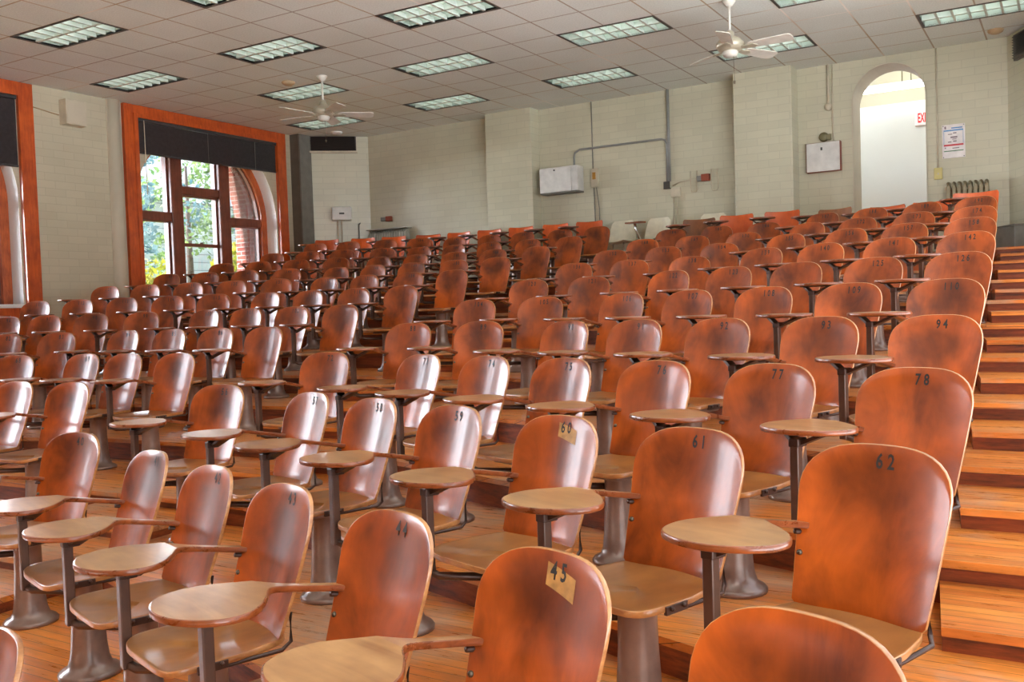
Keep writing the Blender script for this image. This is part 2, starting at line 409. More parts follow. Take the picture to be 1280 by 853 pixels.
# hazy sky, much brighter towards the sun's side of the building (the window side)
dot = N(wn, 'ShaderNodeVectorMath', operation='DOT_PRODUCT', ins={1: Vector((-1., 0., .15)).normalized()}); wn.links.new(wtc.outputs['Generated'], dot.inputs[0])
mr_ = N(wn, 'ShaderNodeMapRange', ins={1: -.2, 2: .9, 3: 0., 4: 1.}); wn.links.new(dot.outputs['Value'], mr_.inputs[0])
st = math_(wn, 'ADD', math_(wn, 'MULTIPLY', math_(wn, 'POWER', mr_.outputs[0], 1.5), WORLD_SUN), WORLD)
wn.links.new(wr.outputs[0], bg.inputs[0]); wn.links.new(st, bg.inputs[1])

cam = bpy.data.cameras.new('camera'); co = bpy.data.objects.new('camera', cam); COL.objects.link(co); sc.camera = co
CX, CY = 10.0303, -6.1945
YAW, PITCH, ROLL, FPX = .53895, -.036277, -.033388, 1172.05
fwd = Vector((-math.sin(YAW)*math.cos(PITCH), math.cos(YAW)*math.cos(PITCH), math.sin(PITCH)))
r0 = Vector((math.cos(YAW), math.sin(YAW), 0)); u0 = r0.cross(fwd)
rt = r0*math.cos(ROLL) + u0*math.sin(ROLL); up = u0*math.cos(ROLL) - r0*math.sin(ROLL)
co.matrix_world = Matrix(((rt.x, up.x, -fwd.x, CX), (rt.y, up.y, -fwd.y, CY), (rt.z, up.z, -fwd.z, ZO), (0, 0, 0, 1)))
cam.sensor_width = 36; cam.lens = 36*FPX/1280; cam.clip_end = 200; cam.clip_start = .05

# ------------------------------------------------------------------ tiers
PSI, DR = .034986, .979345
NV = Vector((-math.sin(PSI), math.cos(PSI)))
AC, PC = Vector((9.39852, -3.22199)), .034228
AR, PR = Vector((9.62991, -4.56623)), -.315537
AL, PL = Vector((2.04602, -3.78897)), .279246
SP, GAP = .594217, .892662
def isect(a, pa, b, pb):
    da, db = Vector((math.cos(pa), math.sin(pa))), Vector((math.cos(pb), math.sin(pb)))
    t = ((b.x-a.x)*db.y - (b.y-a.y)*db.x)/(da.x*db.y - da.y*db.x)
    return a + da*t
KR, KL = isect(AC, PC, AR, PR), isect(AC, PC, AL, PL)
RE = AR + Vector((math.cos(PR), math.sin(PR)))*.06
FL = [None]*13
FLOORS = {-1: 0., 0: .153, 1: .304, 2: .438, 3: .603, 4: .775, 5: .954, 6: 1.135, 7: 1.305, 8: 1.473, 9: 1.648, 10: 1.844, 11: 2.02}
XMAX = 11.2
def line(k, off=0.):
    """back line of row k, left wall to right wall; off = metres further back"""
    s = NV*(k*DR + off)
    dl = Vector((math.cos(PL), math.sin(PL))); kl = KL + s; t = (XW - .02 - kl.x)/dl.x
    re = RE + s
    return [kl + dl*t, kl, KR + s, re, Vector((XMAX, re.y))]
fb = MB()
def slab(front, z0, z1, mi):
    yb = YB + .3
    poly = [(p.x, min(p.y, yb-.05)) for p in front] + [(XMAX, yb), (XW-.02, yb)]
    fb.plate(poly, [], lambda u, v, d: (u, v, d), z0, z1, mi)
fb.b2((XW-.02, -9., -.1), (XMAX, YB+.3, 0.), 0)
def step(p, q, depth, z0, z1, inset=0.):
    """half-height step in an aisle: front edge p-q moved forward by depth"""
    e = NV*depth
    poly = [p - e + Vector((inset, 0)), q - e, q + NV*.1, p + NV*.1]
    fb.plate([(a.x, a.y) for a in poly], [], lambda u, v, d: (u, v, d), z1-.028, z1, 0)
    f2 = NV*(depth-.024)
    poly = [p - f2 + Vector((inset, 0)), q - f2, q + NV*.1, p + NV*.1]
    fb.plate([(a.x, a.y) for a in poly], [], lambda u, v, d: (u, v, d), z0-.02, z1-.028, 1)
dC = -Vector((math.cos(PC), math.sin(PC)))
for k in range(0, 12):
    z0, z1 = FLOORS[k-1], FLOORS[k]
    ln = line(k-1, .03)
    slab(line(k-1, .055), z0-.03, z1-.028, 1)
    slab(ln, z1-.028, z1, 0)
    s = NV*((k-1)*DR + .03)
    q_ = AR + Vector((math.cos(PR), math.sin(PR)))*.05 + s
    step(q_, Vector((XMAX, (RE + s).y)), .49, z0, (z0+z1)/2, .05)
    a = AC + s
    step(a + dC*(7*SP+GAP-.27), a + dC*(6*SP+.27), .49, z0, (z0+z1)/2)
struct(fb.obj('floor', [M['floor'], M['riser']]))

# ------------------------------------------------------------------ ceiling with troffer openings
TROFF = [(0,0),(4,0),(-2,3),(2,3),(6,3),(0,6),(4,6),(8,6),(12,6),(-2,9),(2,9),(6,9),(10,9),(14,9)]
cut = {(u+i, v) for u, v in TROFF for i in (0, 1)}
cb = MB()
for u in range(-3, 19):
    for v in range(-16, 12):
        if (u, v) not in cut:
            x0, x1 = max(u*T, XW-.05), min((u+1)*T, XMAX)
            if x1 <= x0: continue
            cb.b2((x0, v*T, CEIL), (x1, (v+1)*T, CEIL+.03))
struct(cb.obj('ceiling', M['ceiling']))

# ------------------------------------------------------------------ walls
WIN = [0., -4.65, -9.3]
YC, ZC = 4.34, ZO+1.6
SILL = ZO+.25
def arch(yc, R, zb, n=28):
    pts = [(yc-R, zb)]
    for i in range(n+1):
        a = PI - PI*i/n; pts.append((yc+R*math.cos(a), ZC+R*math.sin(a)))
    return pts + [(yc+R, zb)]
toX = lambda u, v, d: (d, u, v)
wl = MB()
wl.plate([(-12., 0), (6.3, 0), (6.3, CEIL+.03), (-12., CEIL+.03)], [arch(YC+o, 1.43, SILL) for o in WIN], toX, XW, XW-.38, 0, 1)
struct(wl.obj('wall_left', [M['wall_y'], M['reveal']]))
wx = MB()
wx.plate([(-12., -1), (8., -1), (8., CEIL+1.5), (-12., CEIL+1.5)], [arch(YC+o, 1.40, SILL-.05) for o in WIN], toX, XW-.39, XW-.98, 0)
struct(wx.obj('wall_outside', [M['ext_brick']]))
# back wall with the arched doorway
DX0, DX1, DSP = 7.50, 8.43, ZO+2.605
DR_ = (DX1-DX0)/2
door = [(DX0, 2.02)] + [((DX0+DX1)/2 - DR_*math.cos(PI*i/24), DSP + DR_*math.sin(PI*i/24)) for i in range(25)] + [(DX1, 2.02)]
toY = lambda u, v, d: (u, d, v)
wb = MB()
wb.plate([(-1.2, 0), (9.8, 0), (9.8, CEIL+.03), (-1.2, CEIL+.03)], [door], toY, YB, YB+.5, 0, 1)
struct(wb.obj('wall_back', [M['wall'], M['plaster']]))
# plaster lining of the arch (a slim raised band on the wall face and the jamb)
ln = MB()
inner = [(DX0+.012, 2.02)] + [((DX0+DX1)/2 - (DR_-.012)*math.cos(PI*i/24), DSP + (DR_-.012)*math.sin(PI*i/24)) for i in range(25)] + [(DX1-.012, 2.02)]
vs = [toY(u, v, d) for d in (YB-.012, YB+.512) for (u, v) in inner] + [toY(u, v, d) for d in (YB-.012, YB+.512) for (u, v) in door]
n_ = len(inner); fs = []
for i in range(n_-1):
    fs += [(i, i+1, n_+i+1, n_+i), (i, 2*n_+i, 2*n_+i+1, i+1), (n_+i, n_+i+1, 3*n_+i+1, 3*n_+i)]
ln.add(vs, fs)
struct(ln.obj('door_1', M['plaster']))
# pilasters
for nm, x0, x1, d in (('trim_1', 1.80, 2.66, .27), ('trim_2', 5.97, 6.78, .33)):
    p = MB(); p.b2((x0, YB-d, 0), (x1, YB+.01, CEIL+.02), 0, .008)
    struct(p.obj(nm, M['wall']))
# left corner: grey boxed column, slanting wall
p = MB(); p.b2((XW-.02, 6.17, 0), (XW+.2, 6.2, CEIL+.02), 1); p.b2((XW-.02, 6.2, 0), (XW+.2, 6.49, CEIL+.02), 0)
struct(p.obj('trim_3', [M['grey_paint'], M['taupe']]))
def wall_between(name, a, b, mat, th=.15):
    a, b = Vector(a), Vector(b); d = (b-a).normalized(); nn = Vector((-d.y, d.x))
    q = MB(); poly = [a - d*.1, b + d*.1, b + d*.1 + nn*th, a - d*.1 + nn*th]
    q.plate([(t.x, t.y) for t in poly], [], lambda u, v, e: (u, v, e), 0, CEIL+.03)
    return struct(q.obj(name, mat))
wall_between('wall_corner_left', (-1.7, 6.48), (-.88, 7.2), M['wall'])
DRA, DRB = Vector((9.37, 7.2)), Vector((10.95, 4.2))
wall_between('wall_corner_right', DRA, DRB, M['wall'])
wall_between('wall_right', DRB, (11.0, 3.1), M['wall'])
q = MB(); q.b2((XW-.1, -9.45, 0), (XMAX, -9.3, CEIL+.02)); struct(q.obj('wall_front', M['front']))
# vertical pipe chase on the left wall
p = MB(); p.lathe([(.11, 0), (.11, CEIL+.01)], (XW-.015, 2.60, 0), 20); p.b2((XW-.01, 2.49, 0), (XW+.02, 2.72, CEIL+.01))
struct(p.obj('trim_4', M['plaster']))

# ------------------------------------------------------------------ windows
def clip_pane(ya, yb, za, R, ztop=None, n=12):
    pts = [(ya, za)]
    top = []
    for i in range(n+1):
        y = ya + (yb-ya)*i/n
        z = ZC + math.sqrt(max(R*R - (y-YC)**2, 0))
        top.append((y, z if ztop is None else min(z, ztop)))
    return pts + top + [(yb, za)]
RP = 1.28
PANES = [clip_pane(YC-1.277, 3.71, ZO+1.66, RP), [(YC-1.26, SILL+.06), (YC-1.26, ZO+1.5), (3.71, ZO+1.5), (3.71, SILL+.06)],
         clip_pane(3.98, 4.68, ZO+2.1, RP), [(3.98, ZO+1.19), (3.98, ZO+1.93), (4.68, ZO+1.93), (4.68, ZO+1.19)], [(3.98, SILL+.06), (3.98, ZO+1.14), (4.68, ZO+1.14), (4.68, SILL+.06)],
         clip_pane(4.95, YC+1.277, ZO+1.66, RP), [(4.95, SILL+.06), (4.95, ZO+1.5), (YC+1.26, ZO+1.5), (YC+1.26, SILL+.06)]]
def shrink(poly, d):
    cy = sum(p[0] for p in poly)/len(poly); cz = sum(p[1] for p in poly)/len(poly)
    ly = max(p[0] for p in poly)-min(p[0] for p in poly); lz = max(p[1] for p in poly)-min(p[1] for p in poly)
    return [(cy+(p[0]-cy)*(1-2*d/ly), cz+(p[1]-cz)*(1-2*d/lz)) for p in poly]
def window(n, off):
    root = struct(link('window_%d' % n, None, None, (XW, YC+off, SILL)))
    def part(mb, name, mats):
        o = mb.obj(name, mats); o.data.transform(Matrix.Translation((-XW, -YC, -SILL))); o.parent = root; return o
    t = MB()
    zb = ZO-.15
    t.plate([(2.74, zb), (6.0, zb), (6.0, ZO+3.15), (2.74, ZO+3.15)], [[(2.96, ZO+.2), (5.8, ZO+.2), (5.8, ZO+2.98), (2.96, ZO+2.98)]], toX, XW+.06, XW-.005)
    t.plate([(2.9, zb+.02), (5.86, zb+.02), (5.86, ZO+3.03), (2.9, ZO+3.03)], [[(2.97, ZO+.2), (5.79, ZO+.2), (5.79, ZO+2.97), (2.97, ZO+2.97)]], toX, XW+.075, XW+.05)
    part(t, 'casing', M['trim'])
    f = MB()
    f.plate(arch(YC, 1.46, SILL-.03), PANES, toX, XW-.28, XW-.378, 0)
    for ya, yb in ((3.735, 3.955), (4.705, 4.925)):
        f.b2((XW-.28, ya, SILL), (XW-.20, yb, ZO+2.82), 0, .012)
    f.b2((XW-.28, 3.95, ZO+1.95), (XW-.22, 4.71, ZO+2.08), 0, .01)
    for a, b in ((YC-1.27, 3.74), (4.92, YC+1.27)): f.b2((XW-.28, a, ZO+1.51), (XW-.22, b, ZO+1.65), 0, .01)
    part(f, 'sash_frame', M['sash'])
    a = MB()
    ring_o, ring_i = arch(YC, 1.425, SILL, 40), arch(YC, 1.30, SILL, 40)
    m_ = len(ring_o)
    vs = [toX(u, v, d) for d in (XW-.23, XW-.285) for r in (ring_o, ring_i) for (u, v) in r]
    fs = []
    for i in range(m_-1):
        fs += [(i, i+1, m_+i+1, m_+i), (2*m_+i, 2*m_+i+1, 3*m_+i+1, 3*m_+i), (m_+i, m_+i+1, 3*m_+i+1, 3*m_+i), (i, i+1, 2*m_+i+1, 2*m_+i)]
    a.add(vs, fs)
    part(a, 'arch_moulding', M['arch_wood'])
    g = MB()
    for pn in PANES: g.plate(shrink(pn, -.008), [], toX, XW-.33, XW-.334)
    part(g, 'glass', M['glass'])
    s = MB(); s.b2((XW-.375, YC-1.42, SILL-.05), (XW+.1, YC+1.45, SILL), 0, .01)
    part(s, 'window_sill', M['reveal'])
    c = MB(); c.tube([(XW-.27, 4.3, ZO+1.19), (XW-.245, 4.3, ZO+1.2), (XW-.245, 4.36, ZO+1.2)], .012); part(c, 'sash_latch', M['bolt'])
for i, o in enumerate(WIN): window(2-i if i < 2 else 3, o)
def blind(off, zb, label, frac=1.):
    root = thing('window_blind', label, 'blind', (XW+.03, YC+.04+off, ZO+2.97), 0, 'black venetian blinds')
    h = MB(); h.b2((-.03, -1.40, -.05), (.03, 1.40, 0), 0, .006); h.obj('headrail', M['blind'], root)
    zb = zb - 2.97
    n = int((-.05-zb)/.02)
    s = MB()
    for i in range(n):
        z = -.06 - (-.06-zb)*(i+.5)/n
        s.add([(-.009, -1.39, z-.016), (.009, -1.39, z+.016), (.009, 1.39, z+.016), (-.009, 1.39, z-.016)], [(0, 1, 2, 3)])
    s.obj('slats', M['blind'], root)
    b = MB(); b.b2((-.02, -1.39, zb-.02), (.02, 1.39, zb+.005), 0, .005); b.obj('bottom_rail', M['blind'], root)
    c = MB(); c.tube([(.03, -1.30, -.03), (.03, -1.29, zb-.62)], .006); c.obj('wand', M['white_plastic'], root)
    c = MB(); c.tube([(.025, -.1, -.03), (.025, -.1, zb-.01)], .004, 6); c.tube([(.025, .9, -.03), (.025, .9, zb-.01)], .004, 6); c.obj('cord', M['grey_paint'], root)
blind(0., 2.47, 'black venetian blind raised over the big arched window with the outdoor view')
blind(-4.65, 2.06, 'black venetian blind on the cut-off window at the left edge')
# ------------------------------------------------------------------ outdoors
q = MB(); q.b2((-60, -40, -.35), (XW-.6, 60, -.25)); struct(q.obj('ground', M['lawn']))
def house():
    r = thing('house', 'white clapboard house seen through the middle window panes', 'house', (-21.6, 18.4, -.3))
    b = MB(); b.b2((-3.4, -3.2, 0), (3.4, 3.2, 6.2)); b.obj('wall', M['siding'], r)
    g = MB(); g.add([(-3.8, -3.6, 6.1), (3.8, -3.6, 6.1), (0, -3.6, 8.9), (-3.8, 3.6, 6.1), (3.8, 3.6, 6.1), (0, 3.6, 8.9)], [(0, 1, 2), (3, 5, 4), (1, 4, 5, 2), (0, 2, 5, 3), (0, 3, 4, 1)])
    g.obj('roof', M['grey_paint'], r)
    for y in (-1.8, 1.2):
        f = MB(); f.b2((3.38, y-.6, 1.4), (3.48, y+.6, 3.2), 0, .02); fo = f.obj('window', M['white_paint'], r)
        p = MB(); p.b2((3.47, y-.46, 1.54), (3.5, y+.46, 2.28)); p.b2((3.47, y-.46, 2.36), (3.5, y+.46, 3.06)); p.obj('pane', M['dark_grey'], fo)
house()
def tree(name, label, x, y, h, r, mat, n, kind='round', group=None, size=.11, base=-.3):
    rnd = random.Random(int(x*37+y*91))
    root = thing(name, label, 'tree', (x, y, base), 0, group)
    t = MB(); t.tube([(0, 0, 0), (.05, .02, h*.4), (.0, .05, h*.8)], [.16, .11, .04], 8); t.obj('trunk', M['bark'], root)
    m = MB()
    clumps = []
    for i in range(26):
        if kind == 'cone':
            f = rnd.random(); rr = r*(1-f)*.9; a = rnd.random()*2*PI
            clumps.append((Vector((rr*math.cos(a), rr*math.sin(a), h*(.15+.85*f))), .18*r+.22*r*(1-f)))
        else:
            while True:
                p = Vector((rnd.uniform(-1, 1), rnd.uniform(-1, 1), rnd.uniform(-1, 1)))
                if p.length < 1: break
            clumps.append((Vector((p.x*r, p.y*r, h*.64+p.z*h*.34)), r*rnd.uniform(.2, .36)))
    for i in range(n):
        c, cr = rnd.choice(clumps)
        d = Vector((rnd.gauss(0, 1), rnd.gauss(0, 1), rnd.gauss(0, 1))).normalized()*cr*rnd.uniform(.6, 1)
        p = c + d
        a = Vector((rnd.gauss(0, 1), rnd.gauss(0, 1), rnd.gauss(0, 1))).normalized(); b = a.cross(Vector((rnd.gauss(0, 1), rnd.gauss(0, 1), rnd.gauss(0, 1)))).normalized()
        s = size*rnd.uniform(.6, 1.2)
        m.add([p-a*s, p+b*s*.5, p+a*s, p-b*s*.5], [(0, 1, 2, 3)])
    m.obj('foliage', mat, root)
g = 'trees outside the window'
tree('yellow_tree', 'yellow-green tree low in the lower left window pane', -8.6, 7.2, 3.6, 1.5, M['leaf_y'], 3200, group=g)
tree('green_tree', 'loose green tree behind the upper left window pane', -11.5, 9.6, 7.6, 2.0, M['leaf_b'], 2600, group=g)
tree('yellow_tree', 'yellow-green tree beyond the right window pane', -12.5, 15.6, 4.2, 1.6, M['leaf_y'], 3200, group=g)
tree('pine_tree', 'dark conifer standing in the right window pane', -15.5, 18.6, 8.2, 1.5, M['leaf_b'], 1800, 'cone', group=g)
tree('green_tree', 'green tree top above the white house roof', -15.2, 15.2, 8.6, 1.9, M['leaf_g'], 1500, group=g)
tree('yellow_tree', 'yellow-green bushy tree in front of the white house', -10.2, 11.1, 2.7, 1.3, M['leaf_y'], 1200, group=g)

# ------------------------------------------------------------------ corridor behind the arch
c = MB()
c.b2((6.2, YB+.3, 1.97), (9.9, 9.3, 2.02), 2)
c.b2((6.2, 9.2, 2.0), (9.9, 9.3, ZO+2.9), 0)
c.b2((6.2, 9.2, ZO+2.9), (9.9, 9.3, ZO+3.9), 1)
c.b2((6.1, YB+.5, 2.0), (6.2, 9.3, ZO+3.9), 0); c.b2((9.9, YB+.5, 2.0), (10., 9.3, ZO+3.9), 0)
c.b2((6.1, YB+.5, ZO+3.85), (10., 9.3, ZO+3.95), 1)
struct(c.obj('wall_corridor', [M['corridor'], M['corridor_band'], M['floor']]))
cl = thing('corridor_light', 'bright hanging fluorescent strip light in the corridor beyond the arch', 'ceiling light', (7.67, 8.4, ZO+2.98))
b = MB(); b.box((0, 0, .03), (1.22, .16, .05), 0, 0, .01); b.obj('housing', M['white_paint'], cl)
b = MB(); b.b2((-.60, -.06, -.035), (.60, .06, .006), 0, .015); b.obj('diffuser', M['tube_on'], cl)
for x in (.3, .42):
    b = MB(); b.tube([(x, 0, .05), (x, 0, .85)], .008, 6); b.obj('hanger', M['olive'], cl)
ex = thing('exit_sign', 'white exit sign with red letters on the corridor wall', 'sign', (8.03, 9.2, ZO+2.62))
b = MB(); b.b2((0, -.05, -.1), (.27, 0, .1), 0, .008); b.obj('sign_box', M['exit_face'], ex)
me = text_mesh('EXIT', .17); me.materials.append(M['exit_red'])
me.transform(Matrix.Diagonal((.46, 1.15, 1, 1))); me.transform(Matrix.Rotation(PI/2, 4, 'X'))
link('lettering', me, ex, (.122, -.056, .0))
b = MB(); b.b2((8.12, 9.17, ZO+1.2), (8.19, 9.2, ZO+1.32), 0, .005)
tag(b.obj('light_switch', M['grey_paint']), 'small grey switch box low on the bright corridor wall', 'switch')

# ------------------------------------------------------------------ troffers
WORD = {(0,0): 'at the far left near the cut-off window', (4,0): 'cut off by the top edge, left of the fans', (-2,3): 'nearest the left wall, above the window corner',
 (2,3): 'in front of the left ceiling fan', (6,3): 'large at the top edge, between the fans', (0,6): 'directly above the left ceiling fan', (4,6): 'second from the back, left of the pilaster',
 (8,6): 'at the top, left of the right-hand fan', (12,6): 'cut off by the top edge beyond the right-hand fan', (-2,9): 'behind the left fan, above the dark vent', (2,9): 'rearmost, above the left pilaster',
 (6,9): 'rearmost, above the white wall cabinet', (10,9): 'behind the right-hand ceiling fan', (14,9): 'long one at the top right corner'}
tp = None
def troffer():
    r = thing('ceiling_light', '', 'ceiling light', (0, 0, CEIL), 0, 'recessed fluorescent troffers')
    L, W = 2*T-.04, T-.04
    t = MB()
    t.plate([(0, 0), (2*T, 0), (2*T, T), (0, T)], [[(.03, .03), (2*T-.03, .03), (2*T-.03, T-.03), (.03, T-.03)]], lambda u, v, d: (u, v, d), -.006, .02)
    t.obj('edge_trim', M['troffer_trim'], r)
    h = MB(); z = .12
    a = [(.03, .03, 0), (2*T-.03, .03, 0), (2*T-.03, T-.03, 0), (.03, T-.03, 0)]; b = [(x, y, z) for x, y, _ in a]
    h.add(a+b, [(4, 5, 6, 7), (0, 1, 5, 4), (1, 2, 6, 5), (2, 3, 7, 6), (3, 0, 4, 7)])
    h.obj('housing', M['reflector'], r)
    lv = MB()
    for i in range(1, 7):
        x = .03 + (2*T-.06)*i/7
        lv.add([(x-.013, .03, .0), (x+.013, .03, .0), (x+.003, .03, .055), (x-.003, .03, .055), (x-.013, T-.03, .0), (x+.013, T-.03, .0), (x+.003, T-.03, .055), (x-.003, T-.03, .055)],
               [(0, 1, 5, 4), (1, 2, 6, 5), (2, 3, 7, 6), (3, 0, 4, 7)])
    for y in (T/2,):
        lv.add([(.03, y-.02, 0), (.03, y+.02, 0), (.03, y+.004, .07), (.03, y-.004, .07), (2*T-.03, y-.02, 0), (2*T-.03, y+.02, 0), (2*T-.03, y+.004, .07), (2*T-.03, y-.004, .07)],
               [(0, 1, 5, 4), (1, 2, 6, 5), (2, 3, 7, 6), (3, 0, 4, 7)])
    lv.obj('louver', M['louver'], r)
    for y in (T*.27, T*.73):
        tb = MB(); tb.lathe([(.013, .05), (.013, 2*T-.05)], (0, y, .085), 10, 0, 'X'); tb.obj('tube', M['tube_dim'], r)
    return r
def copy_tree(o, parent=None):
    c = o.copy(); COL.objects.link(c)
    if parent: c.parent = parent
    for ch in list(o.children): copy_tree(ch, c)
    return c
for i, (u, v) in enumerate(TROFF):
    if tp is None: tp = troffer(); r = tp
    else: r = copy_tree(tp)
    r.location = (u*T, v*T, CEIL); r['label'] = 'recessed fluorescent ceiling light ' + WORD[(u, v)]

# ------------------------------------------------------------------ ceiling fans
def fan(x, y, drop, angs, label):
    r = thing('ceiling_fan', label, 'ceiling fan', (x, y, CEIL), 0, 'white ceiling fans')
    b = MB(); b.lathe([(.0, -.075), (.03, -.07), (.06, -.03), (.075, 0)], (0, 0, 0), 20); b.obj('ceiling_canopy', M['fan'], r)
    b = MB(); b.lathe([(.013, -drop+.02), (.013, -.06)], (0, 0, 0), 10); b.obj('downrod', M['fan'], r)
    b = MB(); b.lathe([(.025, .08), (.045, .06), (.05, .02), (.11, -.01), (.145, -.05), (.15, -.085), (.12, -.125), (.07, -.135)], (0, 0, -drop), 28); b.obj('motor', M['fan_body'], r)
    b = MB(); b.lathe([(.075, -.133), (.085, -.15), (.07, -.19), (.03, -.205), (0, -.207)], (0, 0, -drop), 20, cap=False); b.obj('switch_housing', M['fan'], r)
    b = MB(); b.tube([(.04, -.02, -drop-.2), (.045, -.02, -drop-.46)], .003, 6); b.lathe([(.002, -.02), (.012, -.03), (.01, -.055), (.0, -.06)], (.045, -.02, -drop-.43), 10); b.obj('pull_chain', M['bolt'], r)
    for a in angs:
        bl = MB(); a = R_(a)
        out = [(.2, -.045), (.24, -.06), (.62, -.075), (.66, -.06), (.67, 0), (.66, .06), (.62, .075), (.24, .06), (.2, .045)]
        tl = -math.tan(R_(14))
        bl.plate(out, [], lambda u, v, d: (u*math.cos(a)-v*math.sin(a), u*math.sin(a)+v*math.cos(a), -drop-.11+v*tl+d), 0, .008)
        bo = bl.obj('blade', M['fan'], r)
        br = MB(); br.plate([(.1, -.02), (.26, -.035), (.3, 0), (.26, .035), (.1, .02)], [], lambda u, v, d: (u*math.cos(a)-v*math.sin(a), u*math.sin(a)+v*math.cos(a), -drop-.118+v*tl+d), -.004, .006)
        br.obj('blade_iron', M['fan_body'], bo)
fan(1.46, 3.42, .40, [13+31+72*i for i in range(5)], 'white five-bladed ceiling fan on the left, hanging below two troffers')
fan(6.95, 3.66, .40, [a+31 for a in (325, 32, 113, 250)], 'white ceiling fan on the right, hanging from the top edge')
def smoke(x, y, mat, label, r=.09):
    b = MB(); b.lathe([(0, -.05), (r*.55, -.048), (r*.9, -.03), (r, -.012), (r, 0)], (x, y, CEIL), 20); tag(b.obj('smoke_detector', mat), label, 'smoke detector', 'smoke detectors')
smoke(.9, 3.37, M['tan'], 'tan smoke detector beside the left ceiling fan')
smoke(-1.0, 6.5, M['white_paint'], 'white smoke detector above the dark vent in the far corner', .1)
smoke(9.27, 6.75, M['tan'], 'tan smoke detector by the far right end of the ceiling')

# ------------------------------------------------------------------ things on the walls
def wbox(name, lo, hi, mat, label, cat, bev=.006, parent=None, group=None):
    b = MB(); b.b2(lo, hi, 0, bev); o = b.obj(name, mat, parent)
    if label: tag(o, label, cat, group)
    return o
# speaker box on the left wall
sp_ = thing('wall_speaker', 'cream speaker box high on the left wall between the windows', 'speaker', (XW, 1.92, ZO+2.86))
b = MB(); b.plate([(-.155, -.17), (.155, -.17), (.155, .17), (-.155, .17)], [], lambda u, v, d: (d, u, v), 0, .15); b.obj('cabinet', M['cream'], sp_)
b = MB(); b.b2((.15, -.14, -.155), (.156, .14, .155), 0, .002); b.obj('grille', M['plaster'], sp_)
b = MB(); b.tube([(XW+.008, 1.75, ZO+2.82), (XW+.008, 1.38, ZO+2.87)], .008, 6); tag(b.obj('speaker_cable', M['tan']), 'thin cable running from the speaker box along the left wall', 'cable')
# dark louvre at the top of the left slanting wall, dispenser, pipes
DL = thing('wall_vent', 'dark brown louvred vent at the top of the far left corner', 'vent', (-1.7, 6.48, ZO+2.9), R_(41.28))
b = MB(); b.b2((-.02, -.05, 0), (.88, -.004, .26)); b.obj('backing', M['dark_brown'], DL)
b = MB()
for i in range(9): b.add([(0, -.05, .01+i*.028), (.86, -.05, .01+i*.028), (.86, -.085, .026+i*.028), (0, -.085, .026+i*.028)], [(0, 1, 2, 3)])
b.obj('slats', M['dark_brown'], DL)
b = MB(); b.b2((-.02, -.09, -.03), (.9, -.01, 0.), 0, .004); b.obj('ledge', M['cream'], DL)
WH = thing('wall_heater_box', 'white wall box with dark slot above two thin pipes, far left corner', 'wall box', (-1.7, 6.48, ZO), R_(41.28))
b = MB(); b.b2((.4, -.2, 1.65), (.75, -.004, 1.89), 0, .02); b.obj('cover', M['white_paint'], WH)
b = MB(); b.b2((.53, -.206, 1.755), (.62, -.198, 1.785), 0, .002); b.obj('slot', M['dark_grey'], WH)
for x in (.5, .57):
    b = MB(); b.tube([(x, -.06, 1.66), (x, -.06, .35)], .012, 8); b.obj('pipe', M['cream'], WH)
b = MB(); b.tube([(.87, -.03, .6), (.87, -.03, 1.52), (.87, -.06, 1.58), (.9, -.1, 1.6)], .012, 8); b.obj('side_pipe', M['grey_pipe'], WH)
# red outlet on the back wall
o_ = thing('alarm_outlet', 'small red and grey box on the back wall above the left radiator', 'wall box', (-.5, YB, ZO+1.65))
b = MB(); b.b2((.0, -.06, -.045), (.12, 0, .045), 0, .006); b.obj('box', M['red_brown'], o_)
b = MB(); b.b2((-.11, -.06, -.035), (-.0, 0, .035), 0, .006); b.obj('plug', M['grey_paint'], o_)
def radiator(x0, x1, z0, z1, n, label, mat):
    r = thing('radiator', label, 'radiator', (x0, YB-.12, z0), 0, 'cast iron radiators')
    w_ = (x1-x0)/n
    for i in range(n):
        x = w_*(i+.5); h = z1-z0
        b = MB()
        b.tube([(x, -.05, .06), (x, -.05, h-.06), (x, -.03, h-.02), (x, .03, h-.02), (x, .05, h-.06), (x, .05, .06), (x, .03, .03), (x, -.03, .03), (x, -.05, .06)], w_*.36, 8)
        b.tube([(x, 0, .04), (x, 0, h-.04)], w_*.3, 8)
        b.obj('section', mat, r)
    b = MB(); b.tube([(.02, 0, .1), (x1-x0-.02, 0, .1)], .025, 8); b.tube([(.02, 0, z1-z0-.1), (x1-x0-.02, 0, z1-z0-.1)], .025, 8)
    b.tube([(.05, 0, .05), (.05, 0, 0)], .025, 8); b.tube([(x1-x0-.05, 0, .05), (x1-x0-.05, 0, 0)], .025, 8); b.obj('pipe', mat, r)
    return r
M['rad'] = plain('old cream radiator', srgb(150, 138, 112), .4)
M['rad_l'] = plain('pale radiator', srgb(178, 178, 168), .35)
radiator(8.66, 9.16, 2.02, ZO+1.41, 8, 'cream cast iron radiator on the back wall right of the arch', M['rad'])
rl = radiator(-.80, .04, 2.02, ZO+1.44, 15, 'pale cast iron radiator below the left back wall', M['rad_l'])
b = MB(); b.b2((-.03, -.09, ZO+1.43-2.02+.02), (.87, .09, ZO+1.47-2.02), 0, .01); b.obj('top_cover', M['rad_l'], rl)
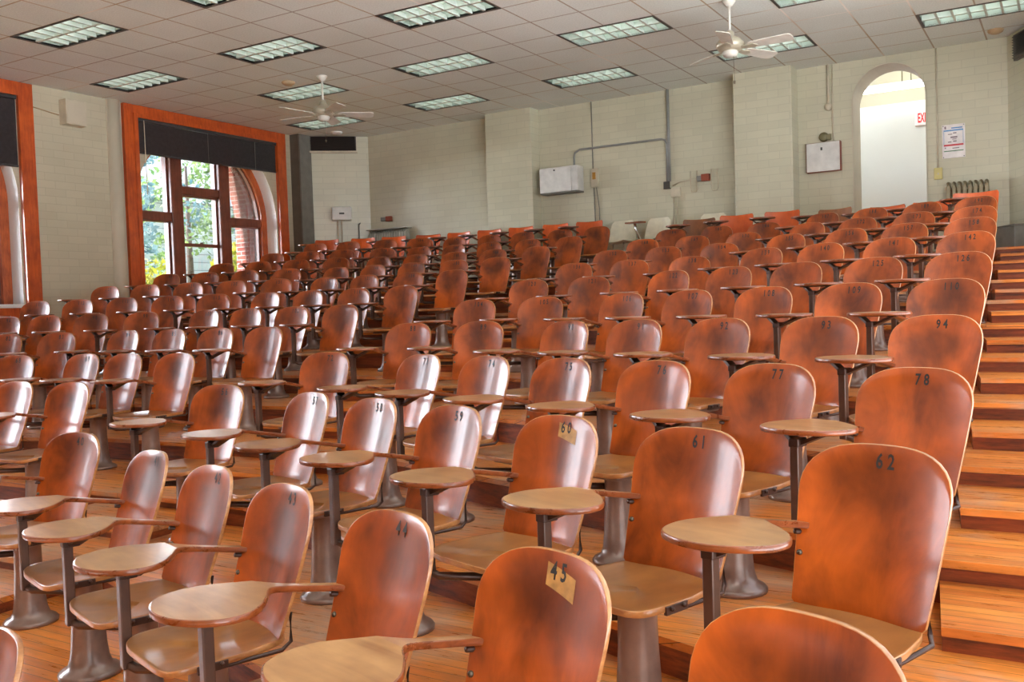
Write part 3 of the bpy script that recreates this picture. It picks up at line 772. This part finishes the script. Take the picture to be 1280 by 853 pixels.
# white projector cabinet
pc = thing('wall_cabinet', 'white metal cabinet hanging on the back wall right of the left pilaster', 'cabinet', (2.78, YB, ZO+1.77))
b = MB(); b.b2((0, -.22, .02), (.66, -.005, .41), 0, .008); b.obj('body', M['white_paint'], pc)
b = MB(); b.b2((.0, -.25, .02), (.56, -.222, .40), 0, .006); dr = b.obj('door', M['white_paint'], pc)
b = MB(); b.lathe([(.0, -.27), (.012, -.268), (.012, -.25)], (.27, 0, .36), 10, 0, 'Y'); b.obj('lock', M['dark_grey'], dr)
b = MB(); b.b2((0, -.24, -.005), (.66, -.005, .018), 0, .003); b.obj('bottom_tray', M['grey_paint'], pc)
# conduit runs
cr = MB(); y = YB-.042
cr.tube([(3.30, y, ZO+2.17), (3.30, y, ZO+2.33), (3.32, y, ZO+2.40), (3.40, y, ZO+2.44), (4.78, y, ZO+2.44), (4.83, y, ZO+2.42), (4.855, y, ZO+2.36), (4.85, y, ZO+1.80)], .017, 8)
cr.tube([(4.88, YB-.028, CEIL-.002), (4.88, YB-.028, ZO+1.8)], .024, 8)
cnd = cr.obj('conduit', M['grey_pipe']); tag(cnd, 'grey conduit looping from the white cabinet to the pipe left of the second pilaster', 'conduit', 'conduits on the back wall')
b = MB(); b.b2((4.79, YB-.06, ZO+1.69), (4.89, YB-.042, ZO+1.80), 0, .006); b.b2((4.79, YB-.06, ZO+1.69), (4.89, YB-.003, ZO+1.7), 0); b.obj('junction_box', M['dark_grey'], cnd)
b = MB(); b.tube([(3.61, YB-.011, CEIL-.002), (3.61, YB-.011, ZO+2.125)], .009, 6); b.tube([(3.62, YB-.011, ZO+1.825), (3.63, YB-.011, 2.021)], .009, 6); b.tube([(3.66, YB-.011, ZO+1.825), (3.70, YB-.011, ZO+1.5), (3.70, YB-.011, 2.021)], .008, 6)
tag(b.obj('thin_conduit', M['grey_paint']), 'thin conduit down the back wall through the ivory thermostat', 'conduit', 'conduits on the back wall')
th = thing('thermostat', 'ivory thermostat box on the back wall right of the white cabinet', 'thermostat', (3.645, YB, ZO+2.0))
b = MB(); b.b2((-.06, -.05, -.17), (.06, 0, .12), 0, .008); b.obj('cover', M['cream'], th)
b = MB(); b.b2((-.03, -.058, -.05), (.025, -.048, .06), 0, .004); b.obj('dial', M['dial'], th)
jb = thing('switch_box', 'small cream box with two pipes below the conduit end', 'wall box', (4.97, YB, ZO+1.63))
b = MB(); b.b2((-.07, -.05, -.07), (.08, 0, .07), 0, .008); b.obj('box', M['cream'], jb)
for x in (-.04, .02):
    b = MB(); b.tube([(x, -.02, -.07), (x, -.02, 2.021-ZO-1.63)], .012, 6); b.obj('pipe', M['cream'], jb)
for i, (x, lab) in enumerate(((5.25, 'thin cream rectangular wire loop left of the red alarm box'), (5.57, 'thin cream rectangular wire loop right of the red alarm box'))):
    b = MB(); yy = YB-.012
    b.tube([(x-.05, yy, ZO+1.92), (x-.05, yy, ZO+1.64), (x-.03, yy, ZO+1.61), (x+.03, yy, ZO+1.61), (x+.05, yy, ZO+1.64), (x+.05, yy, ZO+1.92)], .009, 6)
    tag(b.obj('wire_loop', M['cream']), lab, 'wire loop', 'wire loops on the wall')  # plain loop of thin wiring flat on the wall, nothing hangs from it
b = MB(); b.tube([(4.92, YB-.01, ZO+1.73), (5.02, YB-.012, ZO+1.78), (5.18, YB-.012, ZO+1.79)], .008, 6); tag(b.obj('cable', M['cream']), 'short pale cable between the conduit box and the wire loop', 'cable')
al = thing('alarm_box', 'small red-brown alarm box between the two wire loops', 'wall box', (5.41, YB, ZO+1.8))
b = MB(); b.b2((-.03, -.07, -.05), (.09, 0, .055), 0, .006); b.obj('box', M['red_brown'], al)
b = MB(); b.b2((-.1, -.06, -.045), (-.032, 0, .035), 0, .006); b.obj('horn', M['grey_paint'], al)
b = MB(); b.b2((-.105, -.008, -.055), (.095, -.001, .06), 0, .002); b.obj('wall_mount', M['cream'], al)
# white board box right of the second pilaster
wb2 = thing('wall_panel', 'white panel box on the back wall between pilaster and arched doorway', 'panel', (6.9, YB, ZO+1.71))
b = MB(); b.b2((0, -.09, 0), (.46, -.004, .40), 0, .006); b.obj('body', M['red_brown'], wb2)
b = MB(); b.b2((.01, -.105, .005), (.45, -.09, .395), 0, .004); b.obj('face', M['white_paint'], wb2)
b = MB(); b.b2((.2, -.112, .29), (.225, -.104, .33), 0, .002); b.obj('latch', M['dark_grey'], wb2)
cp = MB(); cp.tube([(7.2, YB-.02, CEIL-.002), (7.2, YB-.02, ZO+2.62)], .018, 8); cp.lathe([(.0, -.05), (.045, -.045), (.05, 0)], (7.2, YB, ZO+2.59), 14, 0, 'Y')
cp.tube([(7.255, YB-.015, CEIL-.002), (7.25, YB-.015, ZO+2.3), (7.26, YB-.015, ZO+2.12)], .009, 6)
tag(cp.obj('cable_drop', M['cream']), 'cream pipes dropping from the ceiling to the white panel box', 'conduit', 'conduits on the back wall')
b = MB(); b.lathe([(.0, -.06), (.05, -.055), (.065, -.03), (.065, 0)], (7.13, YB, ZO+2.19), 16, 0, 'Y'); b.b2((7.17, YB-.05, ZO+2.14), (7.23, YB, ZO+2.22), 0, .01)
tag(b.obj('alarm_bell', M['olive']), 'olive alarm bell just above the white panel box', 'bell')
# poster
po = thing('poster', 'white poster with blue, red and green bars right of the doorway', 'poster', (8.61, YB, ZO+1.73))
b = MB(); b.b2((0, -.012, 0), (.27, -.002, .43), 0, .002); b.obj('sheet', M['paper'], po)
def bars(l, mat, nm):
    b = MB()
    for x0, z0, x1, z1 in l: b.b2((x0, -.0135, z0), (x1, -.0115, z1))
    b.obj(nm, mat, po)
bars([(.02, .345, .25, .362), (.02, .18, .024, .345), (.246, .18, .25, .345), (.11, .375, .24, .39)], M['blue'], 'blue_bar')
bars([(.02, .155, .25, .176)], M['red'], 'red_bar'); bars([(.02, .085, .25, .096)], M['green'], 'green_bar')
bars([(.07, .30, .12, .31), (.13, .31, .17, .325), (.10, .255, .18, .275), (.12, .235, .17, .245), (.07, .20, .11, .212), (.13, .205, .17, .22), (.12, .12, .2, .13), (.03, .125, .045, .14), (.03, .375, .05, .41)], M['grey_ink'], 'print')
b = MB()
for x, z in ((.015, .015), (.255, .015), (.015, .415), (.255, .415)): b.lathe([(.0, -.018), (.006, -.016), (.006, -.011)], (x, 0, z), 8, 0, 'Y')
b.obj('pin', M['dark_grey'], po)
sw = thing('switch_plate', 'ivory switch plate with thin conduit above, right of the doorway', 'switch', (8.56, YB, ZO+1.54))
b = MB(); b.b2((-.05, -.035, -.07), (.05, 0, .08), 0, .006); b.obj('plate', M['yellow_ivory'], sw)
b = MB(); b.b2((-.008, -.043, -.012), (.008, -.034, .015), 0, .002); b.obj('toggle', M['cream'], sw)
b = MB(); b.tube([(-.005, -.012, .08), (-.005, -.012, CEIL-ZO-1.545)], .011, 6); b.obj('conduit', M['cream'], sw)
# right slanting wall: dark vent and low grey box
dd = (DRB-DRA).normalized(); ang = math.atan2(dd.y, dd.x)
v = thing('wall_vent', 'black vent at the top of the far right corner wall', 'vent', (DRA.x, DRA.y, ZO+2.80), ang)
b = MB(); b.b2((.26, -.05, 0), (.9, -.004, .31)); b.obj('backing', M['blind'], v)
b = MB()
for i in range(9): b.add([(.27, -.05, .02+i*.031), (.89, -.05, .02+i*.031), (.89, -.075, .035+i*.031), (.27, -.075, .035+i*.031)], [(0, 1, 2, 3)])
b.obj('slats', M['blind'], v)
v = thing('grey_box', 'low grey metal box beside the top of the right-hand stairs', 'box', (DRA.x, DRA.y, 2.02), ang)
b = MB(); b.b2((.12, -.3, 0), (.75, -.01, .3), 0, .01); b.obj('body', M['grey_paint'], v)
b = MB(); b.b2((.11, -.31, .3), (.76, -.01, .315), 0, .003); b.obj('lid', M['grey_paint'], v)
b = MB(); b.tube([(.04, -.06, 0), (.04, -.06, .34)], .022, 8); b.obj('pipe', M['cream'], v)
CHAIRS = [
 (-1,3,7.970,-4.992,0),(0,0,9.637,-4.569,0),(0,1,9.042,-4.374,0),(0,2,8.461,-4.185,0),(0,3,7.876,-3.994,0),
 (0,4,7.337,-3.818,0),(0,5,6.767,-3.632,0),(0,6,5.830,-3.344,1),(1,0,9.598,-3.588,0),(1,1,9.024,-3.401,0),
 (1,2,8.464,-3.218,0),(1,3,7.868,-3.023,0),(1,4,7.307,-2.840,0),(1,5,6.750,-2.658,0),(1,6,5.770,-2.366,1),
 (1,7,4.425,-2.412,1),(1,8,3.853,-2.432,1),(2,0,9.566,-2.610,0),(2,1,9.009,-2.428,0),(2,2,8.443,-2.244,0),
 (2,3,7.878,-2.059,0),(2,4,7.312,-1.874,0),(2,5,6.734,-1.686,0),(2,6,5.716,-1.388,1),(2,7,4.280,-1.437,1),
 (2,8,3.713,-1.457,1),(2,9,3.219,-1.474,1),(2,10,2.573,-1.661,2),(3,0,9.526,-1.630,0),(3,1,8.989,-1.454,0),
 (3,2,8.415,-1.267,0),(3,3,7.854,-1.084,0),(3,4,7.302,-0.904,0),(3,5,6.310,-0.388,1),(3,6,5.683,-0.409,1),
 (3,7,4.209,-0.460,1),(3,8,3.651,-0.479,1),(3,9,3.074,-0.499,1),(3,10,2.468,-0.520,1),(3,11,1.945,-0.852,2),
 (3,12,1.372,-1.017,2),(4,0,9.467,-0.643,0),(4,1,8.935,-0.469,0),(4,2,8.390,-0.291,0),(4,3,7.823,-0.106,0),
 (4,4,7.259,0.078,0),(4,5,6.286,0.591,1),(4,6,5.656,0.570,1),(4,7,4.204,0.520,1),(4,8,3.608,0.499,1),(4,9,3.015,0.479,1),
 (4,10,2.440,0.459,1),(4,11,1.892,0.121,2),(4,12,1.311,-0.045,2),(4,13,0.759,-0.204,2),(4,14,0.269,-0.344,2),
 (5,0,9.439,0.334,0),(5,1,8.906,0.508,0),(5,2,8.352,0.689,0),(5,3,7.801,0.869,0),(5,4,7.245,1.050,0),(5,5,6.255,1.570,1),
 (5,6,5.634,1.549,1),(5,7,4.165,1.498,1),(5,8,3.558,1.478,1),(5,9,2.935,1.456,1),(5,10,2.321,1.435,1),
 (5,11,1.852,1.098,2),(5,12,1.292,0.938,2),(5,13,0.717,0.773,2),(5,14,0.146,0.609,2),(5,15,-0.421,0.447,2),
 (6,0,9.399,1.314,0),(6,1,8.859,1.491,0),(6,2,8.308,1.671,0),(6,3,7.777,1.844,0),(6,4,6.853,2.570,1),(6,5,6.230,2.549,1),
 (6,6,5.619,2.528,1),(6,7,4.128,2.477,1),(6,8,3.539,2.457,1),(6,9,2.915,2.436,1),(6,10,2.312,2.415,1),
 (6,11,1.836,2.082,2),(6,12,1.253,1.915,2),(6,13,0.682,1.751,2),(6,14,0.095,1.583,2),(6,15,-0.468,1.421,2),
 (7,0,9.347,2.299,0),(7,1,8.828,2.469,0),(7,2,8.316,2.636,0),(7,3,7.733,2.826,0),(7,4,6.831,3.550,1),(7,5,6.207,3.528,1),
 (7,6,5.583,3.507,1),(7,7,4.097,3.456,1),(7,8,3.505,3.436,1),(7,9,2.870,3.414,1),(7,10,2.289,3.369,1),
 (7,11,1.679,3.351,1),(7,12,1.170,2.940,2),(7,13,0.649,2.718,2),(7,14,0.060,2.562,2),(7,15,-0.509,2.398,2),
 (8,0,9.296,3.283,0),(8,1,8.770,3.455,0),(8,2,8.231,3.631,0),(8,3,7.700,3.804,0),(8,4,6.797,4.528,1),(8,5,6.188,4.507,1),
 (8,6,5.564,4.486,1),(8,7,4.106,4.436,1),(8,8,3.474,4.414,1),(8,9,2.860,4.393,1),(8,10,2.248,4.347,1),
 (8,11,1.633,4.302,1),(8,12,1.168,3.918,2),(8,13,0.641,3.678,2),(8,14,0.042,3.545,2),(8,15,-0.530,3.381,2),
 (9,0,9.235,4.271,0),(9,1,8.721,4.439,0),(9,2,8.177,4.616,0),(9,3,7.641,4.791,0),(9,4,6.758,5.507,1),(9,5,6.159,5.486,1),
 (9,6,5.551,5.466,1),(9,7,4.085,5.415,1),(9,8,3.447,5.393,1),(9,9,2.818,5.372,1),(9,10,2.209,5.353,1),
 (9,11,1.625,5.291,1),(9,12,1.183,4.941,2),(9,13,0.610,4.697,2),(9,14,0.060,4.539,2),(9,15,-0.512,4.375,2),
 (10,7,4.051,6.394,1),(10,8,3.449,6.373,1),(10,9,2.808,6.352,1),(10,10,2.201,6.358,1),(10,11,1.611,6.257,1),
 (10,12,1.160,5.901,2),(10,13,0.648,5.697,2),(10,14,0.035,5.520,2),(10,15,-0.522,5.360,2),
]
YAW = {(7,10): -0.010, (7,11): 0.068, (7,12): 0.299, (7,13): 0.270, (8,10): 0.049, (8,11): 0.086, (8,12): 0.270, (8,13): 0.284, (9,10): -0.009, (9,11): 0.098, (9,12): 0.263, (9,13): 0.302, (10,10): 0.065, (10,11): 0.079, (10,12): 0.299, (10,13): 0.259}
# ------------------------------------------------------------------ tablet-arm chairs
# chair space: x to the picture's right, the sitter looks along -y, top of the back at y = 0, floor at z = 0
def back_y(x, z, zlo=.42, zhi=.85, wb=.181, wt=.215, rake=.135, sag=.045):
    t = (z-zlo)/(zhi-zlo)
    w_ = wb+(wt-wb)*min(1, max(0, t)*1.15)
    return -rake*(1-t)**1.25 if t < 1 else 0., w_, sag
def surf(x, z, **k):
    y0, w_, sag = back_y(x, z, **k)
    return y0 - sag*(x/.215)**2
def back_mesh(top, zlo, th, nx=22, nz=12, wfun=None, kw={}, r_bottom=.02):
    """curved ply panel: front grid, rear grid and a rim"""
    vs = []; fs = []; S = [math.sin(-PI/2 + PI*i/nx) for i in range(nx+1)]
    for side in (0, 1):
        for s in S:
            zt = top(s); zb = zlo + (r_bottom*max(0, (abs(s)-.85)/.15)**2)
            for j in range(nz+1):
                z = zb + (zt-zb)*j/nz
                _, w_, sag = back_y(0, z, **kw); x = s*w_
                vs.append((x, surf(x, z, **kw) + side*th, z))
    A = lambda sd, i, j: sd*(nx+1)*(nz+1) + i*(nz+1) + j
    mb = MB(); mb.v = vs
    def f(q, m, sm=True): mb.f.append(q); mb.m.append(m); mb.sm.append(sm)
    for i in range(nx):
        for j in range(nz):
            f((A(0,i,j), A(0,i+1,j), A(0,i+1,j+1), A(0,i,j+1)), 0)
            f((A(1,i,j), A(1,i,j+1), A(1,i+1,j+1), A(1,i+1,j)), 0)
        f((A(0,i,nz), A(0,i+1,nz), A(1,i+1,nz), A(1,i,nz)), 1); f((A(0,i,0), A(1,i,0), A(1,i+1,0), A(0,i+1,0)), 1)
    for j in range(nz):
        f((A(0,0,j), A(0,0,j+1), A(1,0,j+1), A(1,0,j)), 1); f((A(0,nx,j), A(1,nx,j), A(1,nx,j+1), A(0,nx,j+1)), 1)
    return mb
def finish(me, bev=.0035):
    """round the sharp rim a little, keep the panel smooth"""
    bm = bmesh.new(); bm.from_mesh(me)
    es = [e for e in bm.edges if len(e.link_faces) == 2 and e.calc_face_angle() > R_(50)]
    if es: bmesh.ops.bevel(bm, geom=es, offset=bev, segments=2, affect='EDGES', profile=.5, clamp_overlap=True, material=1)
    bm.to_mesh(me); bm.free(); smoothed(me, 50)
    return me
def top_round(s): return .85 - .145*(1-(1-min(1, abs(s))**3.2)**.45)
def top_flat(s): return .78 + .012*s*s - .03*max(0, (abs(s)-.9)/.1)**2
KW_FLAT = dict(zlo=.44, zhi=.78, wb=.2, wt=.225, rake=.08, sag=.04)
me_back = finish(back_mesh(top_round, .42, .013).mesh('backrest', [M['ply'], M['edge']]))
me_flat = finish(back_mesh(top_flat, .44, .012, kw=KW_FLAT).mesh('backrest', [M['ply_flat'], M['edge']]), .002)
me_flat_dark = me_flat.copy(); me_flat_dark.materials[0] = M['ply_dark']
def seat_mesh():
    out = []
    for i in range(40):
        a = 2*PI*i/40; c, s = math.cos(a), math.sin(a)
        e = .37; x = math.copysign(abs(c)**e, c); y = math.copysign(abs(s)**e, s)
        wdt = .205 if y < 0 else .205 - .03*y
        out.append((x*wdt, -.305 + y*.195))
    mb = MB(); rings = [1., .93, .7, .4, .0]
    vs = []
    def zt(f, y): return .432 - .016*(1-f*f) - (.012*max(0, (-y-.42)/.08)**2)
    for f in rings:
        for (x, y) in out: vs.append((x*f, -.305+(y+.305)*f, zt(f, y)))
    n = 40; fs = []; ms = []
    for k in range(len(rings)-1):
        for i in range(n): fs.append((k*n+i, k*n+(i+1) % n, (k+1)*n+(i+1) % n, (k+1)*n+i)); ms.append(0)
    o = len(vs)
    for f in (1., .0):
        for (x, y) in out: vs.append((x*f, -.305+(y+.305)*f, zt(1., y)-.02))
    for i in range(n):
        fs.append((i, o+i, o+(i+1) % n, (i+1) % n)); ms.append(1)
        fs.append((o+i, o+n+i, o+n+(i+1) % n, o+(i+1) % n)); ms.append(1)
    mb.v = vs; mb.f = fs; mb.m = ms; mb.sm = [True]*len(fs)
    return finish(mb.mesh('seat', [M['seat'], M['edge']]), .003)
me_seat = seat_mesh()
# tablet with its arm, one piece of ply; (forward, left) -> (-left, -forward)
TAB = [(.052, .212), (.15, .209), (.26, .208), (.35, .255), (.44, .302), (.52, .304), (.585, .268), (.62, .19), (.617, .11), (.585, .042), (.53, -.008), (.47, -.016), (.415, .014), (.365, .075), (.33, .13), (.285, .163), (.2, .168), (.12, .17), (.052, .168)]
LIFT = .056
def tablet_mesh():
    pts = [(-p.y, -p.x) for p in catmull([(a, b, 0) for a, b in TAB], 5)]
    mb = MB(); mb.plate(pts, [], lambda u, v, d: (u, v, d), .612, .630, 0)
    me = mb.mesh('writing_tablet', [M['tablet'], M['tablet_edge']])
    for p in me.polygons:
        if abs(p.normal.z) < .5: p.material_index = 1
    bm = bmesh.new(); bm.from_mesh(me)
    es = [e for e in bm.edges if len(e.link_faces) == 2 and e.calc_face_angle() > R_(60) and abs(e.verts[0].co.z-e.verts[1].co.z) < .002]
    bmesh.ops.bevel(bm, geom=es, offset=.005, segments=2, affect='EDGES', profile=.5, material=1)
    for yy in (-.07, -.33): bmesh.ops.bisect_plane(bm, geom=bm.verts[:]+bm.edges[:]+bm.faces[:], plane_co=(0, yy, 0), plane_no=(0, 1, 0))
    for v in bm.verts: v.co.z += LIFT*min(1, max(0, (-v.co.y-.07)/.26))
    bm.to_mesh(me); bm.free()
    smoothed(me, 40)
    for p in me.polygons:
        if abs(p.normal.z) > .9: p.use_smooth = False
    return me
me_tab = tablet_mesh()
PX, PY = -.205, -.475                     # head of the tablet post
def bracket_mesh():
    """two flat iron braces spreading from the post to the underside of the tablet"""
    mb = MB(); zt = .611 + LIFT
    def bar(x0, y0, z0, x1, y1, z1, w, t):
        d = Vector((x1-x0, y1-y0, z1-z0)); n = Vector((0, 1, 0)); up = d.cross(n).normalized()*t*.5; n = n*w*.5
        a, b = Vector((x0, y0, z0)), Vector((x1, y1, z1))
        vs = [a-n-up, a+n-up, a+n+up, a-n+up, b-n-up, b+n-up, b+n+up, b-n+up]
        mb.add(vs, [(0,1,2,3), (7,6,5,4), (0,4,5,1), (1,5,6,2), (2,6,7,3), (3,7,4,0)])
    bar(PX, PY+.02, zt-.055, PX-.075, PY+.04, zt, .05, .012); bar(PX, PY+.02, zt-.055, PX+.12, PY+.04, zt, .05, .012)
    mb.b2((PX-.09, PY+.0, zt-.005), (PX+.14, PY+.07, zt+.001), 0, .002)
    mb.b2((PX-.019, PY-.018, zt-.06), (PX+.019, PY+.04, zt-.03), 0, .004)
    return mb.mesh('tablet_bracket', [M['iron_dark']])
me_brk = bracket_mesh()
mb = MB(); mb.b2((PX-.016, PY-.016, .33), (PX+.016, PY+.016, .63), 0, .004)
mb.tube([(PX, PY, .345), (PX+.03, PY+.02, .33), (-.04, -.32, .325)], .015, 8); me_post = mb.mesh('tablet_post', [M['post']])
mb = MB(); mb.lathe([(.118, 0), (.12, .012), (.112, .022), (.085, .035), (.073, .07), (.067, .12), (.060, .24), (.058, .36), (.062, .375)], (0, -.305, 0), 24)
mb.b2((-.1, -.42, .374), (.1, -.19, .397), 0, .006); me_ped = mb.mesh('pedestal', [M['iron']])
me_straps = []
for s in (-1, 1):
    mb = MB()
    mb.tube([(s*.198, -.40, .408), (s*.198, -.16, .406), (s*.174, -.118, .415), (s*.166, surf(.166, .50)+.019, .50)], .0065, 6)
    mb.b2((s*.205-.008, -.42, .404), (s*.205+.004, -.33, .428), 0, .002)
    mb.lathe([(.0, .012), (.007, .010), (.007, 0)], (s*.205, -.40, .42), 8, 0, 'X'); mb.lathe([(.0, .012), (.007, .010), (.007, 0)], (s*.205, -.35, .42), 8, 0, 'X')
    me_straps.append(mb.mesh('seat_hinge', [M['iron_dark']]))
def bolt_mesh(x, z, **k):
    mb = MB(); y = surf(x, z, **k); mb.lathe([(.0, -.006), (.006, -.0045), (.0085, 0), (.0085, .004)], (x, y, z), 10, 0, 'Y'); return mb.mesh('bolt', [M['bolt']])
me_bolts = [bolt_mesh(-.185, .625), bolt_mesh(-.182, .555)]
mb = MB(); mb.b2((-.212, -.075, .585), (-.192, -.03, .612), 0, .004); mb.tube([(-.2, -.05, .592), (-.192, -.08, .604), (-.19, -.12, .612)], .008, 6); me_joint = mb.mesh('arm_bracket', [M['iron_dark']])
mb = MB(); n_ = 8
vs = []; fs = []
for j in range(n_+1):
    for i in range(n_+1):
        x = -.025 + .095*i/n_; z = .775 + .05*j/n_ - .024*(i/n_); vs.append((x, surf(x, z)-.0012, z))
for j in range(n_):
    for i in range(n_): fs.append((j*(n_+1)+i, j*(n_+1)+i+1, (j+1)*(n_+1)+i+1, (j+1)*(n_+1)+i))
mb.add(vs, fs); me_patch = mb.mesh('paint_patch', [M['patch']])
def number_mesh(n):
    me = text_mesh(' '.join(str(n)), .05)
    me.transform(Matrix.Diagonal((.82, 1.1, 1, 1)))
    for v in me.vertices:
        x, z = v.co.x+.012, v.co.y+.806
        v.co = (x, surf(x, z)-.0016, z)
    me.materials.append(M['ink']); return me

BLANK = {(5, 2), (8, 3), (0, 0)}
def label_for(k, j):
    n = 46 + 16*k - j
    last = 46 + 16*k
    if k == -1: return 'wooden chair back cut off by the bottom left corner, curved top only', n
    if j <= 6:
        if (k, j) == (0, 0): return 'nearest blank wooden chair back, cut off at the bottom, right of 45', n
        num = 'unnumbered wooden tablet-arm chair' if (k, j) in BLANK else 'wooden tablet-arm chair stencilled %d' % n
        if j == 0: return num + ', right end of its row by the stairs', n
        if j == 6: return num + ', beside the centre aisle in the row of %d' % last, n
        return num + ', %s from the stairs in the row of %d' % (ordinal(j+1), last), n
    if k == 10: row = 'the rearmost round-topped row'
    else: row = 'the row behind %d' % (last-16) if k > 0 else 'the front row'
    if j == 7: return 'tablet-arm chair at the aisle end of the left half of %s' % row, n
    return 'tablet-arm chair, %s left of the centre aisle in %s' % (ordinal(j-6), row), n
GRP = 'wooden tablet-arm chairs in curved rows'
PH = {0: PR, 1: PC, 2: PL}
def build_chair(name, loc, rz, label, cat, group, n=None, patch=False, back=None, tab=True, sz=1.):
    r = thing(name, label, cat, loc, rz, group); r.scale = (1, 1, sz)
    bk = link('backrest', back or me_back, r)
    link('seat', me_seat, r); link('pedestal', me_ped, r)
    for m in me_straps: link('seat_hinge', m, r)
    link('writing_tablet', me_tab, r); link('tablet_bracket', me_brk, r); link('tablet_post', me_post, r)
    if back is None:
        link('arm_bracket', me_joint, r)
        for m in me_bolts: link('bolt', m, bk)
    if n is not None: link('seat_number', number_mesh(n), bk)
    if patch: link('paint_patch', me_patch, bk)
    return r
for (k, j, x, y, b) in CHAIRS:
    lab, n = label_for(k, j)
    show = not ((k, j) in BLANK or k == -1 or j == 7 or (k, j) in ((1, 8), (2, 8)))
    build_chair('tablet_arm_chair', (x, y, FLOORS[k]), YAW.get((k, j), PH[b]), lab, 'chair', GRP, n if show else None, (k, j) in ((0, 1), (1, 2)))
# straight-topped chairs
G2 = 'straight-topped chairs at the back'
SIDE = [(9.15, 5.2, 1., 'right end by the stairs, in front of the radiator', -.02), (8.70, 5.38, .94, 'second from the stairs below the doorway edge', PR), (8.20, 5.54, .94, 'third from the stairs below the arched doorway', PR),
        (7.55, 5.86, 1., 'left of the doorway, below the white panel box', PR), (6.84, 6.05, 1.05, 'below the second pilaster', PC), (6.24, 6.06, 1.05, 'between the brown chair and the second pilaster', PC), (5.73, 6.05, 1.03, None, PC)]
for i, (x, y, sz, txt, rz) in enumerate(SIDE):
    lab = 'orange straight-topped chair ' + txt if txt else 'worn brown straight-topped tablet chair between two white plastic chairs'
    build_chair('straight_topped_chair', (x, y, FLOORS[10]), rz, lab, 'chair', G2, None, False, me_flat_dark if i in (3, 6) else me_flat, True, sz)
BK = [(3.67, 6.96), (3.08, 6.96), (2.45, 6.96), (1.85, 6.96), (1.25, 6.96), (.62, 6.90), (.02, 6.72), (-.52, 6.55), (-1.12, 6.30)]
for i, (x, y) in enumerate(BK):
    y = min(y, 6.915)
    lab = ('orange straight-topped chair on the rear landing beside the white plastic chairs' if i == 0 else
           'orange straight-topped chair at the far left end of the rear landing, by the grey column' if i == 8 else
           'orange straight-topped chair on the rear landing, %s to the left of the white plastic chairs' % ordinal(i+1))
    build_chair('straight_topped_chair', (x, y, FLOORS[11]), PC if i < 5 else PL, lab, 'chair', G2, None, False, me_flat, True, 1.03)

# ------------------------------------------------------------------ white plastic chairs on the rear landing
def shell_mesh():
    mb = MB(); nx, nz = 12, 16; th = .008; vs = []
    prof = []
    for j in range(nz+1):
        t = j/nz
        if t < .5:
            f = t/.5; prof.append((-.42+.36*f, .44-.02*math.sin(f*PI), .2+.02*f))
        else:
            f = (t-.5)/.5; prof.append((-.06+.06*f+.02*math.sin(f*PI/2), .44+.34*f, .22-.05*f**2))
    for sd in (0, 1):
        for j, (y, z, wd) in enumerate(prof):
            t = j/nz; k = 1 if 0 < t < 1 else .82
            for i in range(nx+1):
                s = -1+2*i/nx
                lift = .03*s*s
                vs.append((s*wd*k, y - (lift if t > .5 else 0) + (th if t > .5 else 0)*sd, z + (lift if t <= .5 else 0) - (th if t <= .5 else 0)*sd))
    A = lambda sd, j, i: sd*(nz+1)*(nx+1) + j*(nx+1) + i
    fs = []
    for j in range(nz):
        for i in range(nx):
            fs.append((A(0,j,i), A(0,j,i+1), A(0,j+1,i+1), A(0,j+1,i))); fs.append((A(1,j,i), A(1,j+1,i), A(1,j+1,i+1), A(1,j,i+1)))
        fs.append((A(0,j,0), A(0,j+1,0), A(1,j+1,0), A(1,j,0))); fs.append((A(0,j,nx), A(1,j,nx), A(1,j+1,nx), A(0,j+1,nx)))
    for i in range(nx):
        fs.append((A(0,0,i), A(1,0,i), A(1,0,i+1), A(0,0,i+1))); fs.append((A(0,nz,i), A(0,nz,i+1), A(1,nz,i+1), A(1,nz,i)))
    mb.add(vs, fs, 0, True); me = mb.mesh('shell', [M['white_plastic']]); smoothed(me, 60); return me
me_shell = shell_mesh()
def plastic(x, y, rz, label, tab):
    r = thing('plastic_chair', label, 'chair', (x, y, FLOORS[11]), rz, 'white plastic chairs')
    link('shell', me_shell, r)
    for sx in (-1, 1):
        for y0, y1 in ((-.34, -.42), (-.1, -.02)):
            b = MB(); b.tube([(sx*.14, y0, .425), (sx*.19, y1, .0)], .011, 8); b.obj('leg', M['chrome'], r)
    if tab:
        b = MB(); b.tube([(-.2, -.2, .42), (-.27, -.24, .60), (-.27, -.27, .70)], [.02, .02, .02], 8); b.obj('tablet_post', M['chrome'], r)
        b = MB(); b.plate([(-.40, -.34), (-.16, -.34), (-.10, -.24), (-.2, -.18), (-.40, -.2)], [], lambda u, v, d: (u, v, d), .70, .722); b.obj('writing_tablet', M['tablet_edge'], r)
plastic(4.22, 6.93, .0, 'white plastic chair nearest the centre aisle, left one of the pair', False)
plastic(4.80, 6.93, -.1, 'white plastic chair with chrome-post tablet, right one of the pair', True)
plastic(5.62, 6.95, .05, 'white plastic chair mostly hidden behind the brown and orange chairs', False)

# ------------------------------------------------------------------ colour management
vs_ = sc.view_settings
sc.display_settings.display_device = 'sRGB'
vs_.view_transform = 'Standard'; vs_.look = 'None'; vs_.gamma = 1.; vs_.use_curve_mapping = False; vs_.exposure = EXPO
sc.cycles.use_denoising = True
sc.cycles.max_bounces = 8; sc.cycles.transparent_max_bounces = 12
sc.cycles.caustics_reflective = False; sc.cycles.caustics_refractive = False
sc.cycles.sample_clamp_indirect = 6.
